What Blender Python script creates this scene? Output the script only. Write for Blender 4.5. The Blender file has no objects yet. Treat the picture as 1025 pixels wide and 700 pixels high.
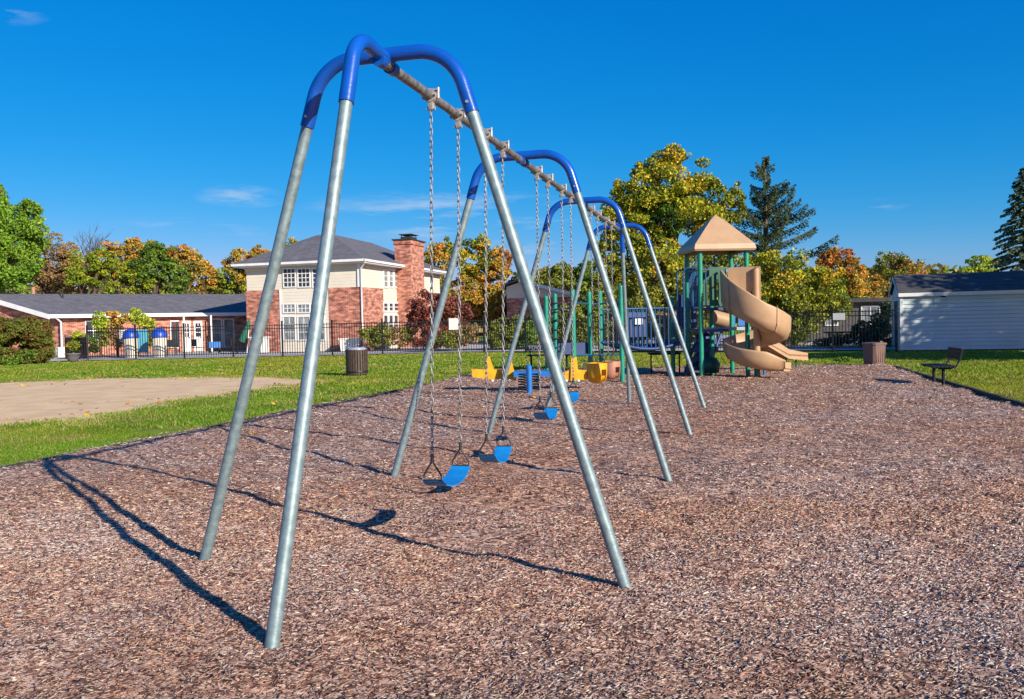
import bpy, math, random
import numpy as np
from mathutils import Vector, Matrix
random.seed(7); RNG = np.random.default_rng(11)
S = bpy.context.scene; COL = S.collection
# ------------------------------------------------------------ camera
F_, PIT, ROL, CH = 874.3, .03, -.02205, 1.5
Fv = np.array([0, math.cos(PIT), -math.sin(PIT)]); R0 = np.array([1., 0, 0]); U0 = np.cross(R0, Fv)
Rv = math.cos(ROL)*R0 + math.sin(ROL)*U0; Uv = -math.sin(ROL)*R0 + math.cos(ROL)*U0
def ray(x, y): return Fv*F_ + Rv*(x-512.5) + Uv*(350-y)
CAM = np.array([0, 0, CH])
def G(x, y, z=0):                       # ground point seen at a photo position
    d = ray(x, y); return CAM + d*((z-CH)/d[2])
def V(x, y, Y):                         # point at depth Y
    d = ray(x, y); return CAM + d*(Y/d[1])
def W(x, y, P, d2):                     # hit on the vertical plane through P along d2 -> (u along d2, z)
    n = np.array([d2[1], -d2[0], 0.]); P = np.array([P[0], P[1], 0.]); d = ray(x, y)
    t = ((P-CAM)@n)/(d@n); Q = CAM+d*t; return float((Q-P)@np.array([d2[0], d2[1], 0])), float(Q[2])
cd = bpy.data.cameras.new('camera'); cam = bpy.data.objects.new('camera', cd); COL.objects.link(cam)
cam.matrix_world = Matrix(((Rv[0], Uv[0], -Fv[0], 0), (Rv[1], Uv[1], -Fv[1], 0), (Rv[2], Uv[2], -Fv[2], CH), (0, 0, 0, 1)))
cd.sensor_width = 36; cd.lens = F_/1025*36; cd.clip_end = 2000; cd.clip_start = .05; S.camera = cam
# ------------------------------------------------------------ mesh builder
ORG = {}
def rawmesh(name, v, f4, mat, cols=None, smooth=False, f3=None):
    """v (N,3), f4 (M,4) and f3 (K,3) numpy faces, cols (M,3) one colour per face"""
    me = bpy.data.meshes.new(name); v = np.asarray(v, np.float32)
    me.vertices.add(len(v)); me.vertices.foreach_set('co', v.ravel())
    fl, st, tot = [], [], 0
    for f in (f4, f3):
        if f is None or len(f) == 0: continue
        f = np.asarray(f, np.int32); k = f.shape[1]; fl.append(f.ravel()); st.append(tot+np.arange(len(f))*k); tot += f.size
    fl = np.concatenate(fl); st = np.concatenate(st)
    me.loops.add(len(fl)); me.loops.foreach_set('vertex_index', fl)
    me.polygons.add(len(st)); me.polygons.foreach_set('loop_start', st.astype(np.int32))
    if smooth: me.polygons.foreach_set('use_smooth', np.ones(len(st), bool))
    me.update(calc_edges=True)
    if cols is not None:
        a = me.attributes.new('tint', 'FLOAT_COLOR', 'FACE')
        c = np.ones((len(st), 4), np.float32); c[:, :3] = cols; a.data.foreach_set('color', c.ravel())
    me.materials.append(mat); return me
class MB:
    def __init__(s): s.v = []; s.f = []; s.sm = []
    def add(s, vs, fs, smooth=False):
        n = len(s.v); s.v += [tuple(float(c) for c in p) for p in vs]; s.f += [tuple(i+n for i in f) for f in fs]; s.sm += [smooth]*len(fs); return s
    def box(s, a, b, d2=(1, 0), c=None):
        """box from a to b in a frame whose x axis is d2 (horizontal) at origin c"""
        c = (0, 0, 0) if c is None else c; dx = np.array([d2[0], d2[1], 0]); dy = np.array([-d2[1], d2[0], 0]); c = np.array(c, float)
        P = [c+dx*x+dy*y+np.array([0, 0, z]) for z in (a[2], b[2]) for (x, y) in ((a[0], a[1]), (b[0], a[1]), (b[0], b[1]), (a[0], b[1]))]
        return s.add(P, [(3, 2, 1, 0), (4, 5, 6, 7), (0, 1, 5, 4), (1, 2, 6, 5), (2, 3, 7, 6), (3, 0, 4, 7)])
    def tube(s, pts, r, n=12, cap=True):
        pts = [np.array(p, float) for p in pts]; k = len(pts); r = [r]*k if np.isscalar(r) else r; vs = []
        prev = None
        for i in range(k):
            t = pts[min(i+1, k-1)]-pts[max(i-1, 0)]; t = t/(np.linalg.norm(t)+1e-12)
            if prev is None: u = np.cross(t, [0, 0, 1.]) if abs(t[2]) < .95 else np.cross(t, [1., 0, 0])
            else: u = prev-t*(prev@t)
            u = u/np.linalg.norm(u); prev = u; w = np.cross(t, u)
            for j in range(n):
                a = 2*math.pi*j/n; vs.append(pts[i]+(u*math.cos(a)+w*math.sin(a))*r[i])
        fs = [(i*n+j, i*n+(j+1) % n, (i+1)*n+(j+1) % n, (i+1)*n+j) for i in range(k-1) for j in range(n)]
        s.add(vs, fs, True)
        if cap:
            s.add(vs[:n], [tuple(range(n))[::-1]]); s.add(vs[-n:], [tuple(range(n))])
        return s
    def lathe(s, c, prof, n=20):
        vs = [(c[0]+r*math.cos(2*math.pi*j/n), c[1]+r*math.sin(2*math.pi*j/n), c[2]+z) for r, z in prof for j in range(n)]
        return s.add(vs, [(i*n+j, i*n+(j+1) % n, (i+1)*n+(j+1) % n, (i+1)*n+j) for i in range(len(prof)-1) for j in range(n)], True)
    def prism(s, pts, off):
        pts = [np.array(p, float) for p in pts]; off = np.array(off, float); n = len(pts)
        return s.add(pts+[p+off for p in pts], [tuple(range(n))[::-1], tuple(range(n, 2*n))]+[(i, (i+1) % n, (i+1) % n+n, i+n) for i in range(n)])
    def build(s, name, mat, parent=None, **kw):
        o0 = ORG.get(parent.name, (0, 0, 0)) if parent else (0, 0, 0)
        me = bpy.data.meshes.new(name); me.from_pydata([(a-o0[0], b-o0[1], c-o0[2]) for a, b, c in s.v], [], s.f); me.update()
        me.polygons.foreach_set('use_smooth', s.sm)
        uv = me.uv_layers.new(name='UVMap'); d = []
        for p in me.polygons:
            n = p.normal
            if abs(n.z) > .9: T = Vector((1, 0, 0)); B = Vector((0, 1, 0))
            else:
                T = Vector((-n.y, n.x, 0)).normalized(); B = n.cross(T)
            for vi in p.vertices:
                q = me.vertices[vi].co; d += [q.dot(T), q.dot(B)]
        uv.data.foreach_set('uv', d)
        me.materials.append(mat); return link(name, me, parent, o0, **kw)
def link(name, me, parent=None, o0=(0, 0, 0), kind=None, label=None, cat=None, group=None, loc=None):
    o = bpy.data.objects.new(name, me); COL.objects.link(o); ORG[o.name] = o0
    if parent: o.parent = parent
    tag(o, label, cat, group, kind); return o
def tag(o, label=None, cat=None, group=None, kind=None):
    if label: o['label'] = label
    if cat: o['category'] = cat
    if group: o['group'] = group
    if kind: o['kind'] = kind
    return o
def thing(name, label, cat, loc=(0, 0, 0), group=None):
    o = bpy.data.objects.new(name, None); COL.objects.link(o); o.location = tuple(float(c) for c in loc); o.empty_display_size = .2
    ORG[o.name] = tuple(float(c) for c in loc); return tag(o, label, cat, group)
def pmesh(name, v, f4, mat, parent, cols=None, smooth=False, f3=None, **kw):
    o0 = ORG.get(parent.name, (0, 0, 0)) if parent else (0, 0, 0)
    return link(name, rawmesh(name, np.asarray(v, float)-np.array(o0), f4, mat, cols, smooth, f3), parent, o0, **kw)
# ------------------------------------------------------------ materials
MATS = {}
def mat(name, c1, c2=None, scale=8., rough=.6, metal=0., bump=0., bscale=None, attr=False, trans=0., coord='Object', spec=.5, detail=5, dist=.02):
    m = bpy.data.materials.new(name); m.use_nodes = True; nt = m.node_tree; N = nt.nodes; L = nt.links
    b = N['Principled BSDF']; b.inputs['Roughness'].default_value = rough; b.inputs['Metallic'].default_value = metal
    b.inputs['Specular IOR Level'].default_value = spec
    tc = N.new('ShaderNodeTexCoord'); nz = N.new('ShaderNodeTexNoise'); nz.inputs['Scale'].default_value = scale; nz.inputs['Detail'].default_value = detail
    L.new(tc.outputs[coord], nz.inputs['Vector'])
    rp = N.new('ShaderNodeValToRGB'); rp.color_ramp.elements[0].position = .35; rp.color_ramp.elements[1].position = .65
    c2 = c2 or tuple(x*.8 for x in c1)
    rp.color_ramp.elements[0].color = (*c2, 1); rp.color_ramp.elements[1].color = (*c1, 1); L.new(nz.outputs['Fac'], rp.inputs['Fac'])
    col = rp.outputs['Color']
    if attr:
        at = N.new('ShaderNodeAttribute'); at.attribute_name = 'tint'; mx = N.new('ShaderNodeMix'); mx.data_type = 'RGBA'; mx.blend_type = 'MULTIPLY'
        mx.inputs['Factor'].default_value = 1; L.new(at.outputs['Color'], mx.inputs['A']); L.new(col, mx.inputs['B']); col = mx.outputs['Result']
    L.new(col, b.inputs['Base Color'])
    if bump:
        n2 = N.new('ShaderNodeTexNoise'); n2.inputs['Scale'].default_value = bscale or scale*4; n2.inputs['Detail'].default_value = 6; L.new(tc.outputs[coord], n2.inputs['Vector'])
        bp = N.new('ShaderNodeBump'); bp.inputs['Strength'].default_value = bump; bp.inputs['Distance'].default_value = dist; L.new(n2.outputs['Fac'], bp.inputs['Height']); L.new(bp.outputs['Normal'], b.inputs['Normal'])
    if trans:
        tr = N.new('ShaderNodeBsdfTranslucent'); ms = N.new('ShaderNodeMixShader'); ms.inputs[0].default_value = trans; L.new(col, tr.inputs['Color'])
        L.new(b.outputs[0], ms.inputs[1]); L.new(tr.outputs[0], ms.inputs[2]); L.new(ms.outputs[0], N['Material Output'].inputs['Surface'])
    return m
def brickmat(name, c1, c2, mortar, bw=.22, bh=.075, ms=.012, bump=.4, vary=None, noise=3.):
    m = bpy.data.materials.new(name); m.use_nodes = True; nt = m.node_tree; N = nt.nodes; L = nt.links; b = N['Principled BSDF']; b.inputs['Roughness'].default_value = .85
    uv = N.new('ShaderNodeTexCoord'); br = N.new('ShaderNodeTexBrick'); br.inputs['Scale'].default_value = 1
    for k, x in (('Color1', c1), ('Color2', c2), ('Mortar', mortar)): br.inputs[k].default_value = (*x, 1)
    br.inputs['Brick Width'].default_value = bw; br.inputs['Row Height'].default_value = bh; br.inputs['Mortar Size'].default_value = ms; br.inputs['Bias'].default_value = 0
    L.new(uv.outputs['UV'], br.inputs['Vector'])
    nz = N.new('ShaderNodeTexNoise'); nz.inputs['Scale'].default_value = noise; nz.inputs['Detail'].default_value = 6
    mp = N.new('ShaderNodeMapping'); mp.inputs['Scale'].default_value = (1, 2.6, 1); L.new(uv.outputs['UV'], mp.inputs[0]); L.new(mp.outputs[0], nz.inputs['Vector'])
    rp = N.new('ShaderNodeValToRGB'); e = rp.color_ramp.elements; v = vary or ((.55, .55, .6), (1.5, 1.35, 1.3))
    e[0].position = .36; e[0].color = (*v[0], 1); e[1].position = .66; e[1].color = (*v[1], 1)
    L.new(nz.outputs['Fac'], rp.inputs['Fac']); mx = N.new('ShaderNodeMix'); mx.data_type = 'RGBA'; mx.blend_type = 'MULTIPLY'; mx.inputs['Factor'].default_value = 1
    L.new(br.outputs['Color'], mx.inputs['A']); L.new(rp.outputs['Color'], mx.inputs['B']); L.new(mx.outputs['Result'], b.inputs['Base Color'])
    bp = N.new('ShaderNodeBump'); bp.inputs['Strength'].default_value = bump; bp.inputs['Distance'].default_value = .01; bp.invert = True
    L.new(br.outputs['Fac'], bp.inputs['Height']); L.new(bp.outputs['Normal'], b.inputs['Normal']); return m
M = dict(
    blue=mat('blue_paint', (.004, .083, .41), (.004, .062, .33), 5, .28, bump=.05, bscale=60),
    galv=mat('galvanised_steel', (.24, .32, .335), (.15, .215, .23), 22, .52, .4, bump=.06, bscale=90),
    beam=mat('weathered_steel', (.25, .245, .24), (.12, .11, .10), 16, .55, .4, bump=.3, bscale=70),
    clamp=mat('cast_clamp', (.48, .46, .43), (.30, .28, .26), 30, .5, .4),
    chain=mat('chain_steel', (.40, .40, .40), (.17, .155, .145), 20, .5, .7),
    seat=mat('blue_rubber', (.004, .22, .56), (.004, .17, .48), 10, .5),
    black=mat('black_rubber', (.02, .02, .025), None, 10, .5),
    yellow=mat('yellow_plastic', (.75, .38, .008), (.62, .29, .006), 6, .45),
    terra=mat('terracotta_plastic', (.42, .20, .13), None, 6, .5), bucketblue=mat('navy_rubber', (.02, .06, .2), None, 6, .45),
    teal=mat('teal_paint', (.006, .26, .17), (.005, .2, .13), 7, .4),
    green=mat('dark_green_plastic', (.008, .10, .06), None, 6, .5),
    navy=mat('navy_coated_deck', (.012, .05, .17), (.01, .035, .12), 6, .5),
    rail=mat('blue_rail_paint', (.008, .085, .22), None, 6, .45),
    rideblue=mat('rider_blue', (.008, .15, .48), None, 6, .45),
    tan=mat('tan_plastic', (.44, .285, .16), (.385, .245, .135), 3, .5, bump=.04, bscale=15),
    roofblue=mat('blue_panel', (.02, .16, .5), None, 5, .5),
    iron=mat('black_iron', (.012, .012, .014), None, 20, .45),
    white=mat('white_paint', (.72, .71, .66), (.62, .61, .57), 2, .5),
    trim=mat('white_trim', (.75, .75, .73), (.66, .66, .66), 2, .45),
    cream=mat('cream_panel', (.62, .57, .46), (.56, .51, .41), 1.5, .6),
    glass=mat('window_glass', (.05, .06, .07), (.02, .025, .03), 1.3, .08),
    curtain=mat('curtained_glass', (.30, .33, .33), (.10, .12, .13), 1.6, .15),
    concrete=mat('pale_concrete', (.50, .48, .44), (.38, .37, .34), .5, .85, bump=.2, bscale=12),
    bark=mat('bark', (.12, .085, .06), (.06, .04, .03), 5, .9, bump=.6, bscale=14, dist=.05),
    leaf=mat('leaves', (1.6, 1.6, 1.5), (1.3, 1.3, 1.2), 3, .55, attr=True, trans=.3, spec=.25),
    needle=mat('needles', (1.5, 1.5, 1.5), (1.1, 1.1, 1.1), 3, .6, attr=True, trans=.12, spec=.3),
    chips=mat('wood_chips', (1.1, 1.1, 1.1), (.85, .85, .85), 60, .8, attr=True, spec=.25),
    blades=mat('grass_blades', (1.1, 1.1, 1.1), (.8, .8, .8), .7, .6, attr=True, trans=.35, spec=.25),
    brown=mat('brown_plastic', (.17, .10, .085), (.13, .075, .065), 5, .55, bump=.1, bscale=30),
    slat=mat('dark_brown_slats', (.075, .05, .035), (.045, .03, .022), 9, .6),
    darkmetal=mat('dark_coated_steel', (.012, .016, .021), None, 20, .65, spec=.25),
    bag=mat('trash_bag', (.30, .32, .42), None, 9, .35),
    lid=mat('blue_lid', (.008, .07, .5), None, 5, .4),
    cyan=mat('cyan_board', (.10, .42, .55), None, 5, .5),
    pot=mat('grey_pot', (.13, .12, .14), None, 9, .6),
    umb=mat('green_canvas', (.01, .13, .08), None, 5, .8),
    red=mat('red_cloth', (.4, .02, .03), None, 5, .8),
    timber=mat('edging_timber', (.05, .04, .035), (.03, .025, .02), 9, .8),
    grey=mat('grey_boards', (.10, .095, .09), (.06, .055, .05), 6, .8),  # darkened to hold the pool house's shade; shared with shed door and markings
    steelblk=mat('cap_black', (.03, .03, .03), None, 9, .6),
    brick=brickmat('red_brick', (.34, .075, .04), (.52, .17, .10), (.44, .33, .26), .26, .09, .014, noise=1.9, vary=((.42, .36, .36), (1.45, 1.4, 1.35))),
    shingle=brickmat('grey_shingles', (.10, .10, .115), (.145, .14, .155), (.06, .06, .07), .9, .16, .012, vary=((.8, .8, .8), (1.15, 1.15, 1.15)), noise=2),
    darkshingle=brickmat('dark_shingles', (.05, .05, .055), (.075, .075, .08), (.03, .03, .035), .9, .16, .012, vary=((.8, .8, .8), (1.2, 1.2, 1.2)), noise=2),
)
def sidingmat(name, c, pitch=.2):
    m = mat(name, c, tuple(x*.93 for x in c), 1.2, .55); N = m.node_tree.nodes; L = m.node_tree.links
    tc = N.new('ShaderNodeTexCoord'); sp = N.new('ShaderNodeSeparateXYZ'); L.new(tc.outputs['UV'], sp.inputs[0])
    d = N.new('ShaderNodeMath'); d.operation = 'DIVIDE'; d.inputs[1].default_value = pitch; L.new(sp.outputs['Y'], d.inputs[0])
    f = N.new('ShaderNodeMath'); f.operation = 'FRACT'; L.new(d.outputs[0], f.inputs[0])
    b = N.new('ShaderNodeBump'); b.inputs['Distance'].default_value = .03; b.inputs['Strength'].default_value = .9; b.invert = True
    L.new(f.outputs[0], b.inputs['Height']); L.new(b.outputs['Normal'], N['Principled BSDF'].inputs['Normal']); return m
M['siding'] = sidingmat('cream_siding', (.64, .59, .49)); M['siding_white'] = mat('white_siding', (.58, .67, .65), (.51, .60, .58), .9, .55)
# ------------------------------------------------------------ world and sun
AZV = np.array([-4.6, 5.16]); AZV = AZV/np.linalg.norm(AZV); ELEV = math.radians(24.0)
sd = bpy.data.lights.new('sun', 'SUN'); sd.energy = 5.0; sd.angle = math.radians(.5); sd.color = (1, .90, .76)
sun = bpy.data.objects.new('sun', sd); COL.objects.link(sun)
sundir = Vector((AZV[0]*math.cos(ELEV), AZV[1]*math.cos(ELEV), -math.sin(ELEV))); sun.rotation_euler = sundir.to_track_quat('-Z', 'Y').to_euler()
w = bpy.data.worlds.new('World'); S.world = w; w.use_nodes = True; N = w.node_tree.nodes; L = w.node_tree.links; bg = N['Background']
sky = N.new('ShaderNodeTexSky'); sky.sky_type = 'NISHITA'; sky.sun_disc = False; sky.sun_elevation = ELEV
sky.sun_rotation = math.atan2(-AZV[0], -AZV[1]) % (2*math.pi); sky.air_density = 1.0; sky.dust_density = .3; sky.ozone_density = 3.0
hs = N.new('ShaderNodeHueSaturation'); hs.inputs['Saturation'].default_value = 1.35; L.new(sky.outputs[0], hs.inputs['Color'])
tint = N.new('ShaderNodeMix'); tint.data_type = 'RGBA'; tint.blend_type = 'MULTIPLY'; tint.inputs['Factor'].default_value = 1; tint.inputs['B'].default_value = (.62, .97, 1.25, 1)
L.new(hs.outputs[0], tint.inputs['A'])
# thin clouds: noise stretched along the horizon, kept to a few patches of the sky
tc = N.new('ShaderNodeTexCoord'); sep = N.new('ShaderNodeSeparateXYZ'); L.new(tc.outputs['Generated'], sep.inputs[0])
mp = N.new('ShaderNodeMapping'); mp.inputs['Scale'].default_value = (5, 5, 34); L.new(tc.outputs['Generated'], mp.inputs[0])
cn = N.new('ShaderNodeTexNoise'); cn.inputs['Scale'].default_value = 1.6; cn.inputs['Detail'].default_value = 7; cn.inputs['Roughness'].default_value = .62; L.new(mp.outputs[0], cn.inputs['Vector'])
cr = N.new('ShaderNodeMapRange'); cr.inputs['From Min'].default_value = .5; cr.inputs['From Max'].default_value = .78; L.new(cn.outputs['Fac'], cr.inputs['Value'])
def patch(px, py, rx, ry):
    d = ray(px, py); d = d/np.linalg.norm(d)
    sb = N.new('ShaderNodeVectorMath'); sb.operation = 'SUBTRACT'; sb.inputs[1].default_value = tuple(d); L.new(tc.outputs['Generated'], sb.inputs[0])
    sc = N.new('ShaderNodeVectorMath'); sc.operation = 'MULTIPLY'; sc.inputs[1].default_value = (F_/rx, F_/rx, F_/ry); L.new(sb.outputs[0], sc.inputs[0])
    ln = N.new('ShaderNodeVectorMath'); ln.operation = 'LENGTH'; L.new(sc.outputs[0], ln.inputs[0])
    mr = N.new('ShaderNodeMapRange'); mr.inputs['From Min'].default_value = 1; mr.inputs['From Max'].default_value = 0; L.new(ln.outputs['Value'], mr.inputs['Value']); return mr.outputs[0]
acc = None
for a in ((450, 218, 160, 34), (240, 197, 45, 12), (0, 2, 42, 18), (180, 238, 90, 20), (868, 205, 40, 10), (560, 245, 120, 20)):
    p = patch(*a)
    if acc is None: acc = p
    else:
        ad = N.new('ShaderNodeMath'); ad.operation = 'MAXIMUM'; L.new(acc, ad.inputs[0]); L.new(p, ad.inputs[1]); acc = ad.outputs[0]
mu = N.new('ShaderNodeMath'); mu.operation = 'MULTIPLY'; L.new(acc, mu.inputs[0]); L.new(cr.outputs[0], mu.inputs[1])
mu2 = N.new('ShaderNodeMath'); mu2.operation = 'MULTIPLY'; mu2.inputs[1].default_value = 1.3; mu2.use_clamp = True; L.new(mu.outputs[0], mu2.inputs[0])
cm = N.new('ShaderNodeMix'); cm.data_type = 'RGBA'; cm.inputs['B'].default_value = (4.6, 5.6, 7.0, 1)
sr = N.new('ShaderNodeSeparateColor'); L.new(tint.outputs['Result'], sr.inputs[0]); co = N.new('ShaderNodeCombineColor')
for i_, (ex, ml) in enumerate(((2.1, 5.0), (.70, .73), (.5, .95))):
    a1 = N.new('ShaderNodeMath'); a1.operation = 'MULTIPLY'; a1.inputs[1].default_value = .09; a2 = N.new('ShaderNodeMath'); a2.operation = 'POWER'; a2.inputs[1].default_value = ex; a3 = N.new('ShaderNodeMath'); a3.operation = 'MULTIPLY'; a3.inputs[1].default_value = ml/(.08*1.516)
    L.new(sr.outputs[i_], a1.inputs[0]); L.new(a1.outputs[0], a2.inputs[0]); L.new(a2.outputs[0], a3.inputs[0]); L.new(a3.outputs[0], co.inputs[i_])
L.new(mu2.outputs[0], cm.inputs['Factor']); L.new(co.outputs[0], cm.inputs['A']); L.new(cm.outputs['Result'], bg.inputs['Color'])
bg.inputs['Strength'].default_value = .08
S.view_settings.view_transform = 'Standard'; S.view_settings.look = 'None'; S.view_settings.exposure = 0.6; S.view_settings.gamma = 1
# ------------------------------------------------------------ ground
LZ = -.05                                # level of the lawn; mulch mean level is 0
Dv = np.array([math.sin(.26), math.cos(.26), 0]); Nv = np.array([math.cos(.26), -math.sin(.26), 0])
ROW = np.array([-.7216, 5.3106, 0]); BAY = 3.3629
def vnoise(x, y, s, seed):               # smooth value noise in numpy
    r = np.random.default_rng(seed); T = r.random((256, 256)); x = x/s+1000.3; y = y/s+1000.7
    xi = np.floor(x).astype(int); yi = np.floor(y).astype(int); fx = x-xi; fy = y-yi; fx = fx*fx*(3-2*fx); fy = fy*fy*(3-2*fy)
    g = lambda a, b: T[a % 256, b % 256]
    return (g(xi, yi)*(1-fx)+g(xi+1, yi)*fx)*(1-fy)+(g(xi, yi+1)*(1-fx)+g(xi+1, yi+1)*fx)*fy-.5
def polydist(x, y, P):                   # signed distance, positive inside
    P = np.asarray(P, float); ins = np.zeros(x.shape, bool); dm = np.full(x.shape, 1e9)
    for i in range(len(P)):
        a = P[i]; b = P[(i+1) % len(P)]; e = b-a
        t = np.clip(((x-a[0])*e[0]+(y-a[1])*e[1])/(e@e), 0, 1); dm = np.minimum(dm, np.hypot(x-a[0]-t*e[0], y-a[1]-t*e[1]))
        c = ((a[1] > y) != (b[1] > y)); xx = (b[0]-a[0])*(y-a[1])/((b[1]-a[1]) if b[1] != a[1] else 1e-9)+a[0]; ins ^= c & (x < xx)
    return np.where(ins, dm, -dm)
pl = lambda *q: [tuple(G(a, b)[:2]) for a, b in q]
MULCH = [(-10.5, -4), (-7.6, 3), (-6.6, 7.2)]+pl((0, 466), (155, 437), (300, 408), (400, 389), (437, 381), (470, 374), (520, 370), (600, 367.5), (700, 366), (820, 364), (893, 365.5), (945, 381), (1024, 404))+[(7.2, 8.6), (6.2, 3), (5.5, -4)]
SAND = pl((-60, 386), (0, 382), (60, 380), (150, 378), (250, 378), (300, 380.5), (285, 384), (235, 390), (160, 401), (90, 412), (0, 424), (-90, 440))
def mulch_h(x, y):
    h = -.02+.055*vnoise(x, y, .9, 1)+.034*vnoise(x, y, .33, 2)+.02*vnoise(x, y, .12, 3)+.05*vnoise(x, y, 2.7, 4)
    for s0, k in ((.95, .07), (2.2, .07), (4.2, .06), (5.5, .05), (7.6, .04), (8.9, .04)):     # hollows scuffed under the seats
        c = ROW+Dv*s0; dx = (x-c[0]); dy = (y-c[1]); a = dx*Nv[0]+dy*Nv[1]; b = dx*Dv[0]+dy*Dv[1]; h = h-k*np.exp(-(a/.8)**2-(b/.42)**2)
    return h
def grid(xs, ys, zf):
    X, Y = np.meshgrid(xs, ys); Z = zf(X, Y); v = np.stack([X.ravel(), Y.ravel(), Z.ravel()], -1); nx = len(xs); ny = len(ys)
    i = (np.arange(ny-1)[:, None]*nx+np.arange(nx-1)[None]).ravel(); return v, np.stack([i, i+1, i+1+nx, i+nx], -1)
xs = np.arange(-11, 12.6, .075); ys = np.concatenate([np.arange(-4, 2.4, .3), np.arange(2.4, 13, .06), np.arange(13, 29, .14)])
def mz(X, Y):
    d = polydist(X, Y, MULCH)+.1*vnoise(X, Y, .5, 9)+.06*vnoise(X, Y, .15, 10)
    k = np.clip(d/.22+.4, 0, 1); return mulch_h(X, Y)*k-.12*(1-k)
def mulchmat():
    m = bpy.data.materials.new('mulch'); m.use_nodes = True; nt = m.node_tree; N = nt.nodes; L = nt.links; b = N['Principled BSDF']; b.inputs['Roughness'].default_value = .9; b.inputs['Specular IOR Level'].default_value = .2
    tc = N.new('ShaderNodeTexCoord'); nw = N.new('ShaderNodeTexNoise'); nw.inputs['Scale'].default_value = 14; L.new(tc.outputs['Object'], nw.inputs['Vector'])
    ad = N.new('ShaderNodeVectorMath'); ad.operation = 'MULTIPLY_ADD'; ad.inputs[1].default_value = (.08, .08, .08); L.new(nw.outputs['Color'], ad.inputs[0]); L.new(tc.outputs['Object'], ad.inputs[2])
    vo = N.new('ShaderNodeTexVoronoi'); vo.inputs['Scale'].default_value = 42; mp = N.new('ShaderNodeMapping'); mp.inputs['Scale'].default_value = (.6, 1, 1); L.new(ad.outputs[0], mp.inputs[0]); L.new(mp.outputs[0], vo.inputs['Vector'])
    sp = N.new('ShaderNodeSeparateColor'); L.new(vo.outputs['Color'], sp.inputs[0]); rp = N.new('ShaderNodeValToRGB'); e = rp.color_ramp.elements
    e[0].position = 0; e[0].color = (.05, .028, .025, 1); e[1].position = 1; e[1].color = (.72, .56, .47, 1)
    for p, c in ((.3, (.19, .11, .09)), (.55, (.35, .23, .19)), (.8, (.50, .37, .32))): q = e.new(p); q.color = (*c, 1)
    L.new(sp.outputs[0], rp.inputs['Fac'])
    n3 = N.new('ShaderNodeTexNoise'); n3.inputs['Scale'].default_value = .55; n3.inputs['Detail'].default_value = 4; L.new(tc.outputs['Object'], n3.inputs['Vector'])
    r3 = N.new('ShaderNodeValToRGB'); f = r3.color_ramp.elements; f[0].position = .35; f[0].color = (1.0, .80, .62, 1); f[1].position = .62; f[1].color = (1.05, 1.0, .92, 1); L.new(n3.outputs['Fac'], r3.inputs['Fac'])
    mx = N.new('ShaderNodeMix'); mx.data_type = 'RGBA'; mx.blend_type = 'MULTIPLY'; mx.inputs['Factor'].default_value = 1; L.new(rp.outputs['Color'], mx.inputs['A']); L.new(r3.outputs['Color'], mx.inputs['B']); L.new(mx.outputs['Result'], b.inputs['Base Color'])
    bp = N.new('ShaderNodeBump'); bp.inputs['Strength'].default_value = .8; bp.inputs['Distance'].default_value = .02; L.new(sp.outputs[1], bp.inputs['Height']); L.new(bp.outputs['Normal'], b.inputs['Normal']); return m
v, f = grid(xs, ys, mz); pmesh('mulch_ground', v, f, mulchmat(), None, smooth=True, kind='structure')
def lawnmat():
    m = mat('lawn', (.20, .27, .012), (.11, .18, .009), 1.1, .9, bump=.5, bscale=18, spec=.15); N = m.node_tree.nodes; L = m.node_tree.links
    rp = N['Color Ramp'] if 'Color Ramp' in N else [n for n in N if n.type == 'VALTORGB'][0]; b = N['Principled BSDF']
    tc = N.new('ShaderNodeTexCoord'); nz = N.new('ShaderNodeTexNoise'); nz.inputs['Scale'].default_value = 5; nz.inputs['Detail'].default_value = 8; L.new(tc.outputs['Object'], nz.inputs['Vector'])
    r2 = N.new('ShaderNodeValToRGB'); e = r2.color_ramp.elements; e[0].position = .56; e[0].color = (0, 0, 0, 1); e[1].position = .8; e[1].color = (1, 1, 1, 1); L.new(nz.outputs['Fac'], r2.inputs['Fac'])
    mx = N.new('ShaderNodeMix'); mx.data_type = 'RGBA'; L.new(r2.outputs['Color'], mx.inputs['Factor']); L.new(rp.outputs['Color'], mx.inputs['A']); mx.inputs['B'].default_value = (.40, .31, .10, 1); L.new(mx.outputs['Result'], b.inputs['Base Color']); return m
lx = np.concatenate([[-900, -300, -120, -60], np.arange(-45, 30, 1.2), [40, 70, 140, 300, 900]]); ly = np.concatenate([[-200, -60, -20], np.arange(-6, 60, 1.2), [70, 90, 130, 200, 400, 1500]])
v, f = grid(lx, ly, lambda X, Y: np.where(polydist(X, Y, MULCH) > 1.3, -.4, LZ+.03*vnoise(X, Y, 3.5, 5)*(np.hypot(X, Y) > 8)-.02)); pmesh('lawn', v, f, lawnmat(), None, smooth=True, kind='structure')
# sand patch: sheet with a ragged edge
sx = np.arange(-27, -4, .17); sy = np.arange(11, 31, .17)
def sandz(X, Y):
    d = polydist(X, Y, SAND)+1.3*vnoise(X, Y, 1.9, 21)+.9*vnoise(X, Y, .55, 22); return np.clip(LZ+.015+.05*d, LZ-.06, LZ+.02)+.012*vnoise(X, Y, .4, 23)
v, f = grid(sx, sy, sandz); pmesh('sand_patch', v, f, mat('pale_dirt', (.74, .53, .31), (.60, .42, .24), 1.3, .95, bump=.5, bscale=30, spec=.1), None, kind='structure')
b = MB(); A = G(88, 360); 
b.add([(-60, 48.4, -.02), (-1, 47.9, -.02), (17, 37.8, -.02), (45, 37, -.02), (45, 80, -.02), (-60, 80, -.02)], [(0, 1, 2, 3, 4, 5)]); b.build('patio', M['concrete'], kind='structure')
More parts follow.
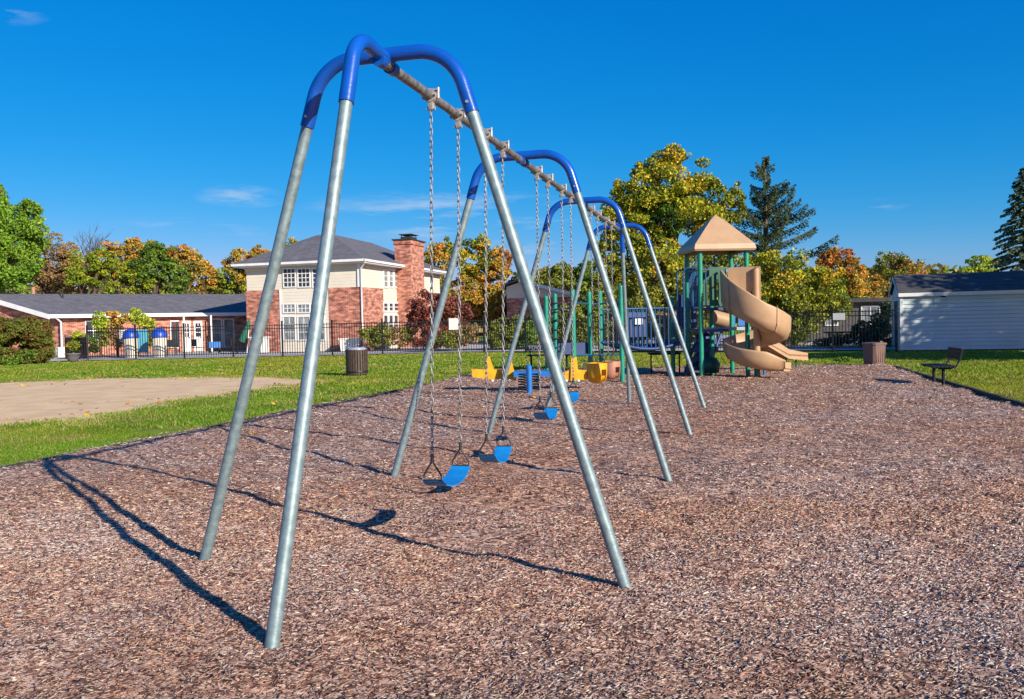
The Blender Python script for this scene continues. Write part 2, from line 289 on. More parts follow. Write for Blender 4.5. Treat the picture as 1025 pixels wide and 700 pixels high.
# ---- wood chips
def inview(x, y, m=20):
    d = y*Fv[1]; px = 512.5+F_*(x/np.maximum(y, .1)); return (px > -m-40) & (px < 1025+m+40)
def hollow(x, y):
    h = 0*x
    for s0, k in ((.95, 1), (2.2, 1), (4.2, .9), (5.5, .8), (7.6, .6), (8.9, .6)):
        c = ROW+Dv*s0; a = (x-c[0])*Nv[0]+(y-c[1])*Nv[1]; b = (x-c[0])*Dv[0]+(y-c[1])*Dv[1]; h = np.maximum(h, k*np.exp(-((a-.25)/.75)**2-(b/.36)**2))
    return np.clip(h*1.3+.5*vnoise(x, y, .3, 91)*(h > .1), 0, 1)
def chips():
    Vs, Fs, Cs, base = [], [], [], 0
    for boxy in (True, False):
        n = 0; xs_, ys_ = [], []
        for yb in np.arange(3.1, 29, .3):
            w0 = .62*(yb+.3)+.5; dn = 5100*(1 if yb < 5 else (5/yb)**1.45); m_ = int(dn*.3*2*w0); xs_.append(RNG.uniform(-w0, w0, m_)); ys_.append(RNG.uniform(yb, yb+.3, m_))
        x = np.concatenate(xs_); y = np.concatenate(ys_); near = y+RNG.normal(0, 1.0, len(y)) < 7.5
        k = inview(x, y) & (polydist(x, y, MULCH) > RNG.uniform(-.12, .12, len(x))) & (near == boxy) & (RNG.random(len(x)) > .75*hollow(x, y)); x = x[k]; y = y[k]; n = len(x)
        sc = .64*np.maximum(1, y/5)**.62; S3 = sc[:, None]
        l = RNG.gamma(5, .0042, n)*sc+.008*sc; wd = l*RNG.uniform(.16, .42, n)
        a = RNG.uniform(0, 2*np.pi, n); a = np.where(RNG.random(n) < .35, a*.18, a); ti = RNG.normal(0, .20, n); ro = RNG.normal(0, .28, n)
        T = np.stack([np.cos(a)*np.cos(ti), np.sin(a)*np.cos(ti), np.sin(ti)], -1); B = np.stack([-np.sin(a), np.cos(a), np.zeros(n)], -1)
        Nn = np.cross(T, B); B = B*np.cos(ro)[:, None]+Nn*np.sin(ro)[:, None]; Nn = np.cross(T, B)
        c = np.stack([x, y, mulch_h(x, y)+.006*sc*RNG.random(n)+.002+.35*np.abs(np.sin(ti))*l*.5], -1)
        tk = l*.09; tp = RNG.uniform(.3, 1, (n, 2)); sk = RNG.normal(0, .25, (n, 2)); L2 = l[:, None]/2
        q = []
        for dz in ((-1, 1) if boxy else (0,)):
            for sx_, sy_, e in ((-1, -1, 0), (1, -1, 1), (1, 1, 1), (-1, 1, 0)):
                q.append(c+T*(L2*(sx_+sk[:, e:e+1]*sy_*.4))+B*(wd*tp[:, e]/2*sy_)[:, None]+Nn*(tk*dz*.5)[:, None])
        m = len(q); vv = np.stack(q, 1).reshape(-1, 3); o = base+np.arange(n)[:, None]*m
        F4 = [(0, 1, 2, 3)] if not boxy else [(4, 5, 6, 7), (0, 1, 5, 4), (1, 2, 6, 5), (2, 3, 7, 6), (3, 0, 4, 7)]
        Fs.append(np.concatenate([o+np.array(q_) for q_ in F4])); Vs.append(vv); base += len(vv)
        pal = np.array([(.52, .40, .34), (.36, .235, .19), (.25, .145, .115), (.17, .09, .072), (.085, .045, .042), (.045, .026, .03), (.30, .27, .28), (.42, .33, .31), (.30, .14, .09), (.66, .55, .47)])
        pr = np.array([.14, .20, .17, .12, .11, .08, .08, .08, .015, .005]); ci = RNG.choice(len(pal), n, p=pr/pr.sum())
        wm = np.clip(.28+.5*np.exp(-((x-.257*y+2.1)/2.6)**2)+1.3*vnoise(x, y, 1.6, 31)+.8*vnoise(x, y, .5, 32), 0, 1)[:, None]        # redder, fresher drifts against greyer, weathered ones
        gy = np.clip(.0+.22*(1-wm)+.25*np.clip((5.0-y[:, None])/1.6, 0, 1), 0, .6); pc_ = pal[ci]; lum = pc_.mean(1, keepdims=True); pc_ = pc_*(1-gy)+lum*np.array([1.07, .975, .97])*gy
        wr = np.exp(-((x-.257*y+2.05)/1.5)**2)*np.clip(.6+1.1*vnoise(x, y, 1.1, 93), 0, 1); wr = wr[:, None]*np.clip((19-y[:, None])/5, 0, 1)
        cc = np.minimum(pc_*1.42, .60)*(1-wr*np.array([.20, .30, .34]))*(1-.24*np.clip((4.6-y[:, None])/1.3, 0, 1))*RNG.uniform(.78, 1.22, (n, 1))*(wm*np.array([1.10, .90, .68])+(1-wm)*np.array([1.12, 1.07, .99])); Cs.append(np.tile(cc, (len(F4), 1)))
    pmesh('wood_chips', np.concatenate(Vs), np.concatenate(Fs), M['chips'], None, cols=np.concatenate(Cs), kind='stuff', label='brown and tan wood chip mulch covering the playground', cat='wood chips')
chips()
def quads(c, T, B, L_, W_):
    return np.stack([c-T*L_, c-B*W_, c+T*L_, c+B*W_], 1).reshape(-1, 3)
# ---- grass blades
def blades():
    Vs, Cs = [], []
    for (y0, y1, dens, h, wd) in ((9, 14, 2300, .034, .005), (14, 20, 900, .042, .010), (20, 30, 330, .048, .018), (30, 48, 120, .055, .032)):
        w0 = .62*y1+.5; n = int(dens*(y1-y0)*2*w0); x = RNG.uniform(-w0, w0, n); y = RNG.uniform(y0, y1, n)
        sd_ = polydist(x, y, SAND)+1.3*vnoise(x, y, 1.9, 21)+.9*vnoise(x, y, .55, 22)
        bare = vnoise(x, y, 1.1, 41)+.6*vnoise(x, y, .35, 42)
        k = inview(x, y) & (polydist(x, y, MULCH) < RNG.normal(-.02, .05, n)) & ((sd_ < RNG.normal(0, .22, n)) | ((vnoise(x, y, .45, 24) > .38) & (sd_ < 1.6))) & (bare < .42+RNG.normal(0, .1, n)) & (y < 47.5) & ((x < 0) | (y < 46-(x+1.57)*.65) | (x > 16))
        x = x[k]; y = y[k]; n = len(x); a = RNG.uniform(0, 2*np.pi, n); hh = h*RNG.uniform(.5, 1.3, n)
        c = np.stack([x, y, np.full(n, LZ-.01)], -1); s = np.stack([np.cos(a), np.sin(a), np.zeros(n)], -1)*(wd*RNG.uniform(.6, 1.3, n))[:, None]
        tip = c+np.stack([RNG.normal(0, .5, n)*hh, RNG.normal(0, .5, n)*hh, hh], -1); Vs.append(np.stack([c-s, c+s, tip], 1).reshape(-1, 3))
        g = np.array([.13, .275, .010]); yl = np.array([.33, .36, .022]); br = np.array([.48, .36, .14]); t = np.clip(.42+1.2*vnoise(x, y, 4, 51)+.5*vnoise(x, y, .8, 52)+RNG.normal(0, .18, n), 0, 1)[:, None]
        cc = g*(1-t)+yl*t*.85; near = np.exp(-np.clip(-polydist(x, y, SAND), 0, 9)/1.0)*RNG.random(n); dry = (RNG.random(n) < .10+.5*near+.45*np.clip(vnoise(x, y, .9, 55)*2-.1, 0, 1))[:, None]; cc = np.where(dry, br, cc); Cs.append(cc*RNG.uniform(.7, 1.2, (n, 1)))
    v = np.concatenate(Vs); pmesh('grass', v, None, M['blades'], None, f3=np.arange(len(v)).reshape(-1, 3), cols=np.concatenate(Cs), kind='stuff', label='short mown green lawn grass with dry patches', cat='grass')
blades()
def litter():
    n = 9000; x = RNG.uniform(-26, 22, n); y = RNG.uniform(3.2, 46, n); dm = polydist(x, y, MULCH)
    se = np.abs(polydist(x, y, SAND)+1.3*vnoise(x, y, 1.9, 21)+.9*vnoise(x, y, .55, 22)); clus = vnoise(x, y, 1.7, 61) > np.where(dm > 0, .30, np.where(se < .7, -.3, .33)); k = inview(x, y) & clus & (y < 45-np.clip(x, 0, 99)*.65); x = x[k]; y = y[k]; n = len(x)
    z = np.where(polydist(x, y, MULCH) > 0, mulch_h(x, y)+.012, LZ+.035); c = np.stack([x, y, z], -1); a = RNG.uniform(0, 6.28, n); t = RNG.normal(0, .4, n)
    T = np.stack([np.cos(a), np.sin(a), t], -1); B = np.stack([-np.sin(a), np.cos(a), -t], -1); s = (RNG.uniform(.018, .04, n)*np.clip(y/11, .6, 1.8))[:, None]
    pal = np.array([(.45, .27, .04), (.34, .15, .05), (.2, .10, .05), (.28, .17, .07)]); pmesh('fallen_leaves', quads(c, T, B, s, s*.7), np.arange(n*4).reshape(-1, 4), M['leaf'], None, cols=pal[RNG.integers(0, 4, n)], kind='stuff', label='scattered yellow and brown fallen leaves on lawn and mulch', cat='fallen leaves')
litter()
# ---- edging
def edging(pts, label, top=.02):
    b = MB(); P = []
    for i in range(len(pts)-1):
        a = np.array(pts[i]); c = np.array(pts[i+1]); n = max(2, int(np.linalg.norm(c-a)/.5)); P += [a+(c-a)*k/n for k in range(n)]
    P.append(np.array(pts[-1])); 
    for i in range(len(P)-1):
        a, c = P[i], P[i+1]; d = (c-a)/np.linalg.norm(c-a); z = top+.012*random.random(); b.box((0, -.035, -.1), (np.linalg.norm(c-a)-.004, .035, z+.02), d, (a[0], a[1], 0))
    b.build('mulch_edging', M['timber'], label=label, cat='edging')
edging([G(893, 365.5)[:2], G(945, 381)[:2], G(1024, 404)[:2], (7.2, 8.6)], 'low dark edging strip along right side of mulch beside bench', -.01)
edging([G(0, 466)[:2]+np.array([-.9, -2.5]), G(0, 466)[:2], G(155, 437)[:2], G(300, 408)[:2], G(400, 389)[:2], G(437, 381)[:2]], 'low dark edging strip between mulch and lawn on left', -.045)
# ------------------------------------------------------------ swing set
def bend(p0, p1, p2, r, n=9):             # rounded corner at p1
    p0, p1, p2 = map(np.array, (p0, p1, p2)); a = (p0-p1)/np.linalg.norm(p0-p1); c = (p2-p1)/np.linalg.norm(p2-p1)
    th = math.acos(np.clip(a@c, -1, 1)); d = r/math.tan(th/2); bis = (a+c)/np.linalg.norm(a+c); ce = p1+bis*(r/math.sin(th/2)); s = p1+a*d-ce; e = p1+c*d-ce; w = math.acos(np.clip((s@e)/(r*r), -1, 1))
    return [ce+(s*math.sin((1-k/n)*w)+e*math.sin(k/n*w))/math.sin(w) for k in range(n+1)]
SH = 3.13; WT = .417; TZ = 3.10
sw = thing('swing_set', 'long swing frame of blue topped grey steel A frames standing on wood chips', 'swing set', ROW)
feet = [[(205, 560), (625, 585)], [(395, 475), (668, 477)], [(490, 432), (690, 433)], [(548, 408), (705, 408)]]
def legtube(foot, top, zc):
    foot = np.array(foot); top = np.array(top); d = (top-foot)/(top[2]-foot[2]); return foot-d*.12, foot+d*(zc-foot[2])
for i in range(4):
    o = ROW+Dv*BAY*i; Lc = o-Nv*WT+[0, 0, SH]; Rc = o+Nv*WT+[0, 0, SH]; fl = G(*feet[i][0]); fr = G(*feet[i][1]); zc = 2.84
    for ft, tp in ((fl, Lc), (fr, Rc)):
        a, c = legtube(ft, tp, zc+.06); MB().tube([a, a*.5+c*.5, c], .0355, 18).build('leg', M['galv'], sw)
    _, al = legtube(fl, Lc, zc-.10); _, ar = legtube(fr, Rc, zc-.10)
    MB().tube([al]+bend(al, Lc, Rc, .30, 14)+bend(Lc, Rc, ar, .30, 14)+[ar], .043, 20).build('arch', M['blue'], sw)
    for q, s_ in ((al, fl), (ar, fr)):
        d = (q-s_)/np.linalg.norm(q-s_); MB().tube([q+d*.06-Dv*.052, q+d*.06+Dv*.052], .009, 8).build('bolt', M['clamp'], sw)
ends = ((272, 648, -.42, -1), (630, 402, 3*BAY+.42, 1))
for px, py, s0, sg in ends:
    ft = G(px, py); tp = ROW+Dv*s0+[0, 0, SH]; jn = ROW+Dv*(s0-sg*.47)+[0, 0, TZ]; a, c = legtube(ft, tp, 2.78)
    MB().tube([a, a*.5+c*.5, c], .0355, 18).build('leg', M['galv'], sw); _, q = legtube(ft, tp, 2.72)
    MB().tube([q]+bend(q, tp, jn, .21, 14)+[jn], .043, 20).build('elbow', M['blue'], sw)
MB().tube([ROW+Dv*s_+[0, 0, 3.075] for s_ in (-.02, 1.5, 3.3, 5, 6.7, 8.5, 3*BAY+.02)], .0315, 16).build('top_beam', M['beam'], sw)
for i in range(4):
    for e in (-1, 1): MB().tube([ROW+Dv*(BAY*i+e*.05)+[0, 0, 3.075], ROW+Dv*(BAY*i+e*.12)+[0, 0, 3.075]], .042, 16).build('beam_collar', M['blue'], sw)
def hanger(s_):
    b = MB(); c = ROW+Dv*s_+[0, 0, 3.075]; b.tube([c-Dv*.035, c+Dv*.035], .046, 14)
    b.prism([c+Nv*.018+Dv*x+np.array([0, 0, z]) for x, z in ((-.034, -.03), (.034, -.03), (.015, -.095), (-.015, -.095))], -Nv*.03)
    for e in (-1, 1): b.tube([c+Nv*.055*e+[0, 0, -.02], c+Nv*.055*e+[0, 0, .055]], .010, 8); b.tube([c+Dv*.045*e-Nv*.05, c+Dv*.045*e+Nv*.05], .009, 8)
    b.box((-.02, -.06, .035), (.02, .06, .045), (Dv[0], Dv[1]), c)
    b.tube([c-Nv*.03+[0, 0, -.085], c+Nv*.03+[0, 0, -.085]], .013, 8); b.build('hanger', M['clamp'], sw); return c+np.array([0, 0, -.10])
def chain(top, bot, parent):
    vs, fs = [], []; d = bot-top; L_ = np.linalg.norm(d); d = d/L_; n = int(round(L_/.042)); p = L_/n
    nr, nc = 12, 6; hl, hw, r = p*.66, .0092, .0033
    for i in range(n):
        c = top+d*p*(i+.5); side = Nv if i % 2 else Dv; side = side-d*(side@d); side = side/np.linalg.norm(side); oth = np.cross(d, side); b0 = len(vs)
        for k in range(nr):
            a = 2*math.pi*k/nr; e = np.sign(math.cos(a))*(hl-hw) if abs(math.cos(a)) > .2 else 0
            ctr = c+d*(math.cos(a)*hw+e)+side*math.sin(a)*hw; out = d*math.cos(a)+side*math.sin(a)
            for j in range(nc):
                t = 2*math.pi*j/nc; vs.append(ctr+out*r*math.cos(t)+oth*r*math.sin(t))
        fs += [(b0+k*nc+j, b0+k*nc+(j+1) % nc, b0+((k+1) % nr)*nc+(j+1) % nc, b0+((k+1) % nr)*nc+j) for k in range(nr) for j in range(nc)]
    pmesh('chain', vs, fs, M['chain'], parent, smooth=True)
GRP = 'swings hanging from the long swing frame'
def swing(st, sb, zb, label, kind='belt', mt='seat', side=(0, 0), sag=.09):
    cs = ROW+Dv*((sb[0]+sb[1])/2); t = thing('belt_swing' if kind == 'belt' else 'toddler_swing', label, 'swing', (cs[0], cs[1], 0), GRP)
    tops = [hanger(x) for x in st]; ends = []
    for k in (0, 1):
        P = ROW+Dv*sb[k]+Nv*side[k]+[0, 0, zb]; ap = P+[0, 0, .13]; chain(tops[k], ap, t)
        b = MB(); w2 = .062; b.tube([ap, P+Nv*w2+[0, 0, .035], P+Nv*w2, P-Nv*w2, P-Nv*w2+[0, 0, .035], ap], .0065, 8, False)
        b.tube([ap+[0, 0, -.01], ap+[0, 0, .045]], .012, 8); b.build('hanger_triangle', M['black'], t); ends.append(P)
    A, B = ends
    if kind == 'belt':
        n = 16; vs = []; w2 = .073
        for i in range(n+1):
            u = i/n; c = A*(1-u)+B*u; c[2] -= sag*(1-(2*u-1)**2)**.75; ww = w2*(1+.12*math.sin(math.pi*u))
            for dn, dz in ((-1, 0), (1, 0), (1, -.009), (-1, -.009)): vs.append(c+Nv*ww*dn+[0, 0, dz])
        fs = [(i*4+j, i*4+(j+1) % 4, (i+1)*4+(j+1) % 4, (i+1)*4+j) for i in range(n) for j in range(4)]+[(0, 1, 2, 3), (n*4+3, n*4+2, n*4+1, n*4)]
        MB().add(vs, fs).build('seat', M[mt], t)
    else:
        c = (A+B)/2; b = MB(); n = 20; rx, ry = np.linalg.norm(B-A)/2*.62, .15      # half bucket with two leg holes
        prof = [(1.0, 0), (1.0, -.09), (.97, -.19), (.82, -.26), (.4, -.29), (.0, -.29), (.0, -.26), (.36, -.26), (.76, -.235), (.9, -.18), (.93, -.09), (.93, 0), (1.0, 0)]; vs = []
        for r, z in prof:
            for j in range(n): a = 2*math.pi*j/n; vs.append(c+Dv*rx*r*math.cos(a)+Nv*ry*r*math.sin(a)+[0, 0, z])
        b.add(vs, [(i*n+j, i*n+(j+1) % n, (i+1)*n+(j+1) % n, (i+1)*n+j) for i in range(len(prof)-1) for j in range(n) if not (i in (0, 1, 2, 9, 10) and j in (3, 4, 6, 7, 13, 14, 16, 17) and i in (1, 2, 9))], True)
        b.build('seat', M[mt], t)
swing((.78, 1.37), (.63, 1.24), .445, 'blue belt swing nearest the camera, its strap lit by sun', sag=.075)
swing((2.09, 2.63), (1.93, 2.45), .42, 'second blue belt swing from the camera, still in the first bay')
swing((3.96, 4.49), (3.90, 4.44), .56, 'blue belt swing just beyond the second A frame, third from the camera')
swing((5.24, 5.80), (5.18, 5.74), .63, 'blue belt swing fourth from the camera, largely behind the near right leg')
swing((7.28, 7.85), (7.28, 7.85), .90, 'yellow bucket toddler swing in the farthest bay', 'bucket', 'yellow')
swing((8.63, 9.26), (8.68, 9.24), .86, 'brown bucket toddler swing hanging last near the far end', 'bucket', 'terra')
# ------------------------------------------------------------ play structure
PA = G(702.5, 376.5); th = math.radians(4.5); tx = np.array([math.cos(th), math.sin(th), 0]); ty = np.array([-math.sin(th), math.cos(th), 0]); SD = 1.25
ps = thing('play_structure', 'green posted play tower with tan pyramid roof, spiral slide and low bridge', 'play structure', (PA[0], PA[1], 0))
TP = lambda a, c, z=0: PA+tx*a*SD+ty*c*SD+np.array([0, 0, z])
def post(x, y, z1, m='teal', r=.062):
    b = MB(); b.tube([(x, y, -.15), (x, y, z1)], r, 16); b.lathe((x, y, z1), [(r, 0), (r*.9, .03), (r*.5, .05), (0, .055)], 16); b.build('post', M[m], ps)
for a, c in ((0, 0), (1, 0), (1, 1), (0, 1)): q = TP(a, c); post(q[0], q[1], 3.32)
# roof
c0 = TP(.5, .5); h2 = SD/2+.17; b = MB(); E = [c0+tx*h2*i+ty*h2*j for i, j in ((-1, -1), (1, -1), (1, 1), (-1, 1))]; ap = c0+np.array([0, 0, 4.28])
prof = [(1.0, 3.28), (1.04, 3.33), (1.0, 3.46), (.60, 3.82), (.22, 4.16), (.03, 4.29)]
vs = [c0+(e-c0)*k+np.array([0, 0, z]) for k, z in prof for e in E]
b.add(vs, [(i*4+j, i*4+(j+1) % 4, (i+1)*4+(j+1) % 4, (i+1)*4+j) for i in range(len(prof)-1) for j in range(4)]+[(20, 21, 22, 23)])
vi = [c0+(e-c0)*k+np.array([0, 0, z]) for k, z in ((.97, 3.28), (.97, 3.4), (.02, 4.2)) for e in E]
b.add(vi, [(i*4+(j+1) % 4, i*4+j, (i+1)*4+j, (i+1)*4+(j+1) % 4) for i in range(2) for j in range(4)]); b.add([vs[0], vs[1], vs[2], vs[3]]+vi[:4], [(0, 1, 5, 4), (1, 2, 6, 5), (2, 3, 7, 6), (3, 0, 4, 7)]); 
b.build('roof', M['tan'], ps)
def deck(o, d, w_, l_, z): MB().box((0, 0, z-.07), (w_, l_, z), (d[0], d[1]), o).build('deck', M['navy'], ps)
deck(PA+tx*.07+ty*.07, tx, SD-.14, SD-.14, 1.80)
def guard(P, Q, z0, z1, n, m='rail', r=.016, name='guard_rail'):
    b = MB(); P = np.array(P, float); Q = np.array(Q, float)
    for z in (z0, z1): b.tube([P+[0, 0, z], Q+[0, 0, z]], .022, 10)
    for i in range(1, n): c = P+(Q-P)*i/n; b.tube([c+[0, 0, z0], c+[0, 0, z1]], r, 8)
    return b.build(name, M[m], ps)
def panel(P, Q, z0, z1, m, slots=0, tk=.03, name='panel'):
    P = np.array(P, float); Q = np.array(Q, float); d = Q-P; l = np.linalg.norm(d[:2]); d = d/l; b = MB()
    if not slots: b.box((0, 0, z0), (l, tk, z1), (d[0], d[1]), (P[0], P[1], 0))
    else:
        b.box((0, 0, z0), (l, tk, z0+.16), (d[0], d[1]), (P[0], P[1], 0)); b.box((0, 0, z1-.2), (l, tk, z1), (d[0], d[1]), (P[0], P[1], 0)); k = 2*slots+1
        for i in range(0, k, 2): b.box((l*i/k, 0, z0+.16), (l*(i+1)/k, tk, z1-.2), (d[0], d[1]), (P[0], P[1], 0))
    return b.build(name, M[m], ps)
panel(TP(.2, .0)+ty*.02, TP(.56, .0)+ty*.02, 1.84, 2.86, 'green', 3)
guard(TP(.03, 0), TP(.2, 0), 1.84, 2.8, 2)
guard(TP(0, .05), TP(0, .95), 1.84, 2.8, 9); panel(TP(.05, 1), TP(.95, 1), 1.84, 2.8, 'green', 5); guard(TP(1, .3), TP(1, .95), 1.84, 2.75, 6)
# short inner posts and the lower deck behind the tower
for px, py, Y, z in ((713, 371, 24.1, 1.8), (674, 373, 24.4, 2.1), (690, 371, 25.2, 1.75)): q = V(px, py, Y); post(q[0], q[1], z)
lo = TP(.05, 1.02); deck(lo, tx, 1.15, 1.2, 1.22); deck(TP(-.02, .1), tx, .8, .9, 1.22)
panel(V(730, 320, 25.4), V(736, 320, 25.4), 1.28, 1.75, 'roofblue'); panel(V(739, 320, 25.6), V(745.5, 320, 25.6), 1.28, 1.75, 'roofblue')
b = MB(); q = V(722, 318, 25.0); b.tube([q+[-.28, 0, .02], q+[.2, 0, -.12]], .22, 16); b.build('crawl_tube', M['tan'], ps)
b = MB(); b.box((-.05, -.045, 1.18), (1.15, -.005, 1.27), (tx[0], tx[1]), TP(.25, .3)); b.build('deck_edge', mat('pale_edge', (.35, .42, .55), None, 5, .5), ps)
# dark moulded climber under the tower
b = MB(); 
for i in range(5):
    q = V(697+3*i, 368-8*i, 24.0+.1*i); q[2] = .15+.25*i; b.box((-.3, -.12, -.06), (.3, .12, .06), (tx[0], tx[1]), q)
for e in (-.32, .32): q0 = V(697, 372, 24.0); q1 = V(711, 333, 24.5); b.tube([q0+tx*e, q1+tx*e], .035, 10)
b.build('steps', M['bucketblue'], ps)
b = MB(); c = V(704, 350, 24.6); pts = [c+np.array([.38*math.cos(a), .1*math.sin(a), (.9-.22*k/1.0)]) for k, a in enumerate(np.linspace(0, 3*math.pi, 24)*1) for _ in (0,)][:0]
b.lathe((c[0], c[1], .05), [(.05, 0), (.30, .05), (.34, .3), (.22, .55), (.28, .85), (.12, 1.1), (.0, 1.12)], 18); b.build('climbing_pod', M['bucketblue'], ps)
b = MB(); b.lathe((TP(.35, .6)[0], TP(.35, .6)[1], .02), [(.0, 0), (.26, .02), (.3, .25), (.2, .42), (0, .45)], 16); b.build('stepping_pod', M['green'], ps)
# blue loop handrail left of tower
for yy in (0, .5):
    a0 = TP(0, yy); q = a0-tx*.42+ty*.1; MB().tube([(q[0], q[1], .9), (q[0], q[1], 2.6)]+bend(q+[0, 0, 2.6], q+[0, 0, 2.85], a0+[0, 0, 2.85], .12, 6)+[a0+[0, 0, 2.85]], .02, 10).build('handrail', M['rail'], ps)
panel(V(678, 330, 24.6), V(684, 330, 24.6), 1.3, 2.2, 'navy')
panel(V(692, 330, 24.9), V(697.5, 330, 24.9), 1.25, 2.4, 'bucketblue')
# spiral slide
SX = G(758, 376); ax = SX[:2]; b = MB()
keys = [(150, 1.82), (180, 1.74), (225, 1.50), (270, 1.24), (315, 1.06), (360, .93), (405, .82), (450, .72), (495, .60), (540, .48), (585, .34), (630, .24), (665, .20)]
def kz(a):
    for (a0, z0), (a1, z1) in zip(keys, keys[1:]):
        if a <= a1: return z0+(z1-z0)*(a-a0)/(a1-a0)
    return keys[-1][1]
sec = []; ns = 100
for i in range(ns+1):
    u = i/ns; a = 163+502*u; z = kz(a); hw = float(np.interp(a, [150, 185, 230, 270, 315, 480], [1.0, .98, .80, .62, .52, .40])); ro = .86-.05*math.sin(math.pi*u); ri = .10; q = math.radians(a); dr = np.array([math.cos(q), math.sin(q)])
    if a > 630: hw *= 1-.5*(a-630)/35
    prof = [(ri+.02, .16), (ri+.05, .10), (ri+.13, .03), (ri+.30, .0), (ro-.26, .0), (ro-.10, .06), (ro-.02, .2), (ro, hw), (ro+.045, hw+.005), (ro+.05, hw-.04), (ro+.035, .18), (ro-.04, .0), (ro-.2, -.07), (ri+.3, -.075), (ri+.06, -.03), (ri-.02, .05), (ri-.02, .16)]
    sec.append([(ax[0]+dr[0]*r, ax[1]+dr[1]*r, z+h) for r, h in prof])
k = len(sec[0]); b.add([p for s_ in sec for p in s_], [(i*k+j, i*k+(j+1) % k, (i+1)*k+(j+1) % k, (i+1)*k+j) for i in range(ns) for j in range(k)], True)
b.add(sec[0], [tuple(range(k))]); b.add(sec[-1], [tuple(range(k))[::-1]])
sl = b.build('spiral_slide', M['tan'], ps)
for a_ in (205, 290, 375, 460, 550):      # bolted flanges between the moulded sections
    b = MB(); lp = []
    for a2 in (a_-1.1, a_+1.1):
        z = kz(a2); hw = float(np.interp(a2, [150, 185, 230, 270, 315, 480], [1.0, .98, .80, .62, .52, .40])); ro = .86-.05*math.sin(math.pi*(a2-163)/502); q = math.radians(a2)
        lp.append([(ax[0]+math.cos(q)*rr_, ax[1]+math.sin(q)*rr_, z+h) for rr_, h in ((ro-.01, hw+.012), (ro+.06, hw+.012), (ro+.07, hw-.04), (ro+.055, .17), (ro-.03, -.02), (ro-.19, -.092), (.4, -.097), (.16, -.05))])
    k2 = len(lp[0]); b.add(lp[0]+lp[1], [(j, j+1, j+1+k2, j+k2) for j in range(k2-1)]); b.build('flange', M['tan'], sl)
# run-out lip of the slide
q = math.radians(665); dr = np.array([math.cos(q), math.sin(q), 0]); tn = np.array([-dr[1], dr[0], 0]); C0 = np.array([ax[0], ax[1], .21]); b = MB()
P = [C0+dr*.14, C0+dr*.84]; Q = [p+tn*.24+[0, 0, -.02] for p in P]; b.prism([P[0], P[1], Q[1], Q[0]], (0, 0, -.07))
for p, q_ in zip(P, Q): b.prism([p-dr*.0, p+dr*.04, q_+dr*.04, q_], (0, 0, .16))
b.build('slide_lip', M['tan'], sl)
MB().tube([(ax[0], ax[1], .25), (ax[0], ax[1], 2.78)], .085, 18).build('slide_pole', M['tan'], sl)
MB().tube([(ax[0], ax[1], -.1), (ax[0], ax[1], .24)], .075, 16).build('slide_foot', M['teal'], sl)
q = G(765, 375); MB().tube([(q[0], q[1], -.1), (q[0], q[1], .28)], .03, 10).build('slide_support', M['rideblue'], sl)
# hood: tall tan panel with a triangular crest at the slide mouth
h0 = V(729, 290, PA[1]+.05); h1 = V(761.5, 290, PA[1]-.25); b = MB(); zt = 1.5+(319.3-268.5)/F_*PA[1]; d = h1-h0; d[2] = 0
pz = lambda u, z: np.array([h0[0]+d[0]*u, h0[1]+d[1]*u, z]); nn = np.cross(d/np.linalg.norm(d), [0, 0, 1.])*.05
b.prism([pz(0, 1.72), pz(.12, 1.7), pz(.35, 1.75), pz(.62, 2.05), pz(.75, 2.25), pz(.98, 2.62), pz(1, zt), pz(0, zt)], nn)
b.prism([pz(.87, 1.3), pz(1, 1.3), pz(1, zt-.01), pz(.87, zt-.01)], nn*1.6); b.build('slide_hood', M['tan'], sl)
# straight slide behind
s0 = V(757, 345, 25.2); s1 = V(783, 357, 25.8); s2 = V(802, 357.5, 26.2); s0[2] = .88; s1[2] = .42; s2[2] = .36; b = MB(); dd = (s2-s0); dd[2] = 0; dd /= np.linalg.norm(dd); sn = np.array([-dd[1], dd[0], 0])*.25
for e in (-1, 1): b.prism([s0+sn*e+[0, 0, .22], s1+sn*e+[0, 0, .14], s2+sn*e+[0, 0, .06], s2+sn*e-[0, 0, .16], s1+sn*e-[0, 0, .14], s0+sn*e-[0, 0, .1]], sn*.12)
b.prism([s0-sn, s1-sn, s2-sn, s2-sn-[0, 0, .05], s1-sn-[0, 0, .05], s0-sn-[0, 0, .05]], sn*2); st_ = b.build('straight_slide', M['tan'], ps)
for px in (787, 797): q = V(px, 366, 26.0); MB().tube([(q[0], q[1], -.1), (q[0], q[1], .32)], .025, 8).build('slide_support', M['green'], st_)
# low platform group on the left and the bridge
LP = {}
for k, (px, py, Y, z) in dict(a=(548, 372, 24.6, 2.25), b=(557, 378, 23.7, 2.28), c=(575, 382, 22.0, 2.32), d=(591, 370, 23.9, 2.33), e=(602, 370, 24.2, 2.35), f=(623, 381, 22.0, 2.40)).items():
    q = V(px, py, Y); LP[k] = q*[1, 1, 0]; post(q[0], q[1], z-.05)
b = MB(); qa = LP['b'].copy(); 
for i in range(6):                         # looped rungs up one post
    z = .7+.24*i; pts = [qa+np.array([.13*math.cos(a)+.0, .13*math.sin(a), z+.16*a/6.28]) for a in np.linspace(0, 6.28, 14)]; b.tube(pts, .014, 6)
b.build('loop_climber', M['iron'], ps)
b = MB()
for P, Q, z in (('c', 'd', 1.98), ('d', 'e', 1.98), ('e', 'f', 1.98), ('c', 'f', .66), ('a', 'b', 1.25), ('b', 'c', 1.85)): MB().tube([LP[P]+[0, 0, z], LP[Q]+[0, 0, z]], .022, 10).build('cross_rail', M['rail'], ps)
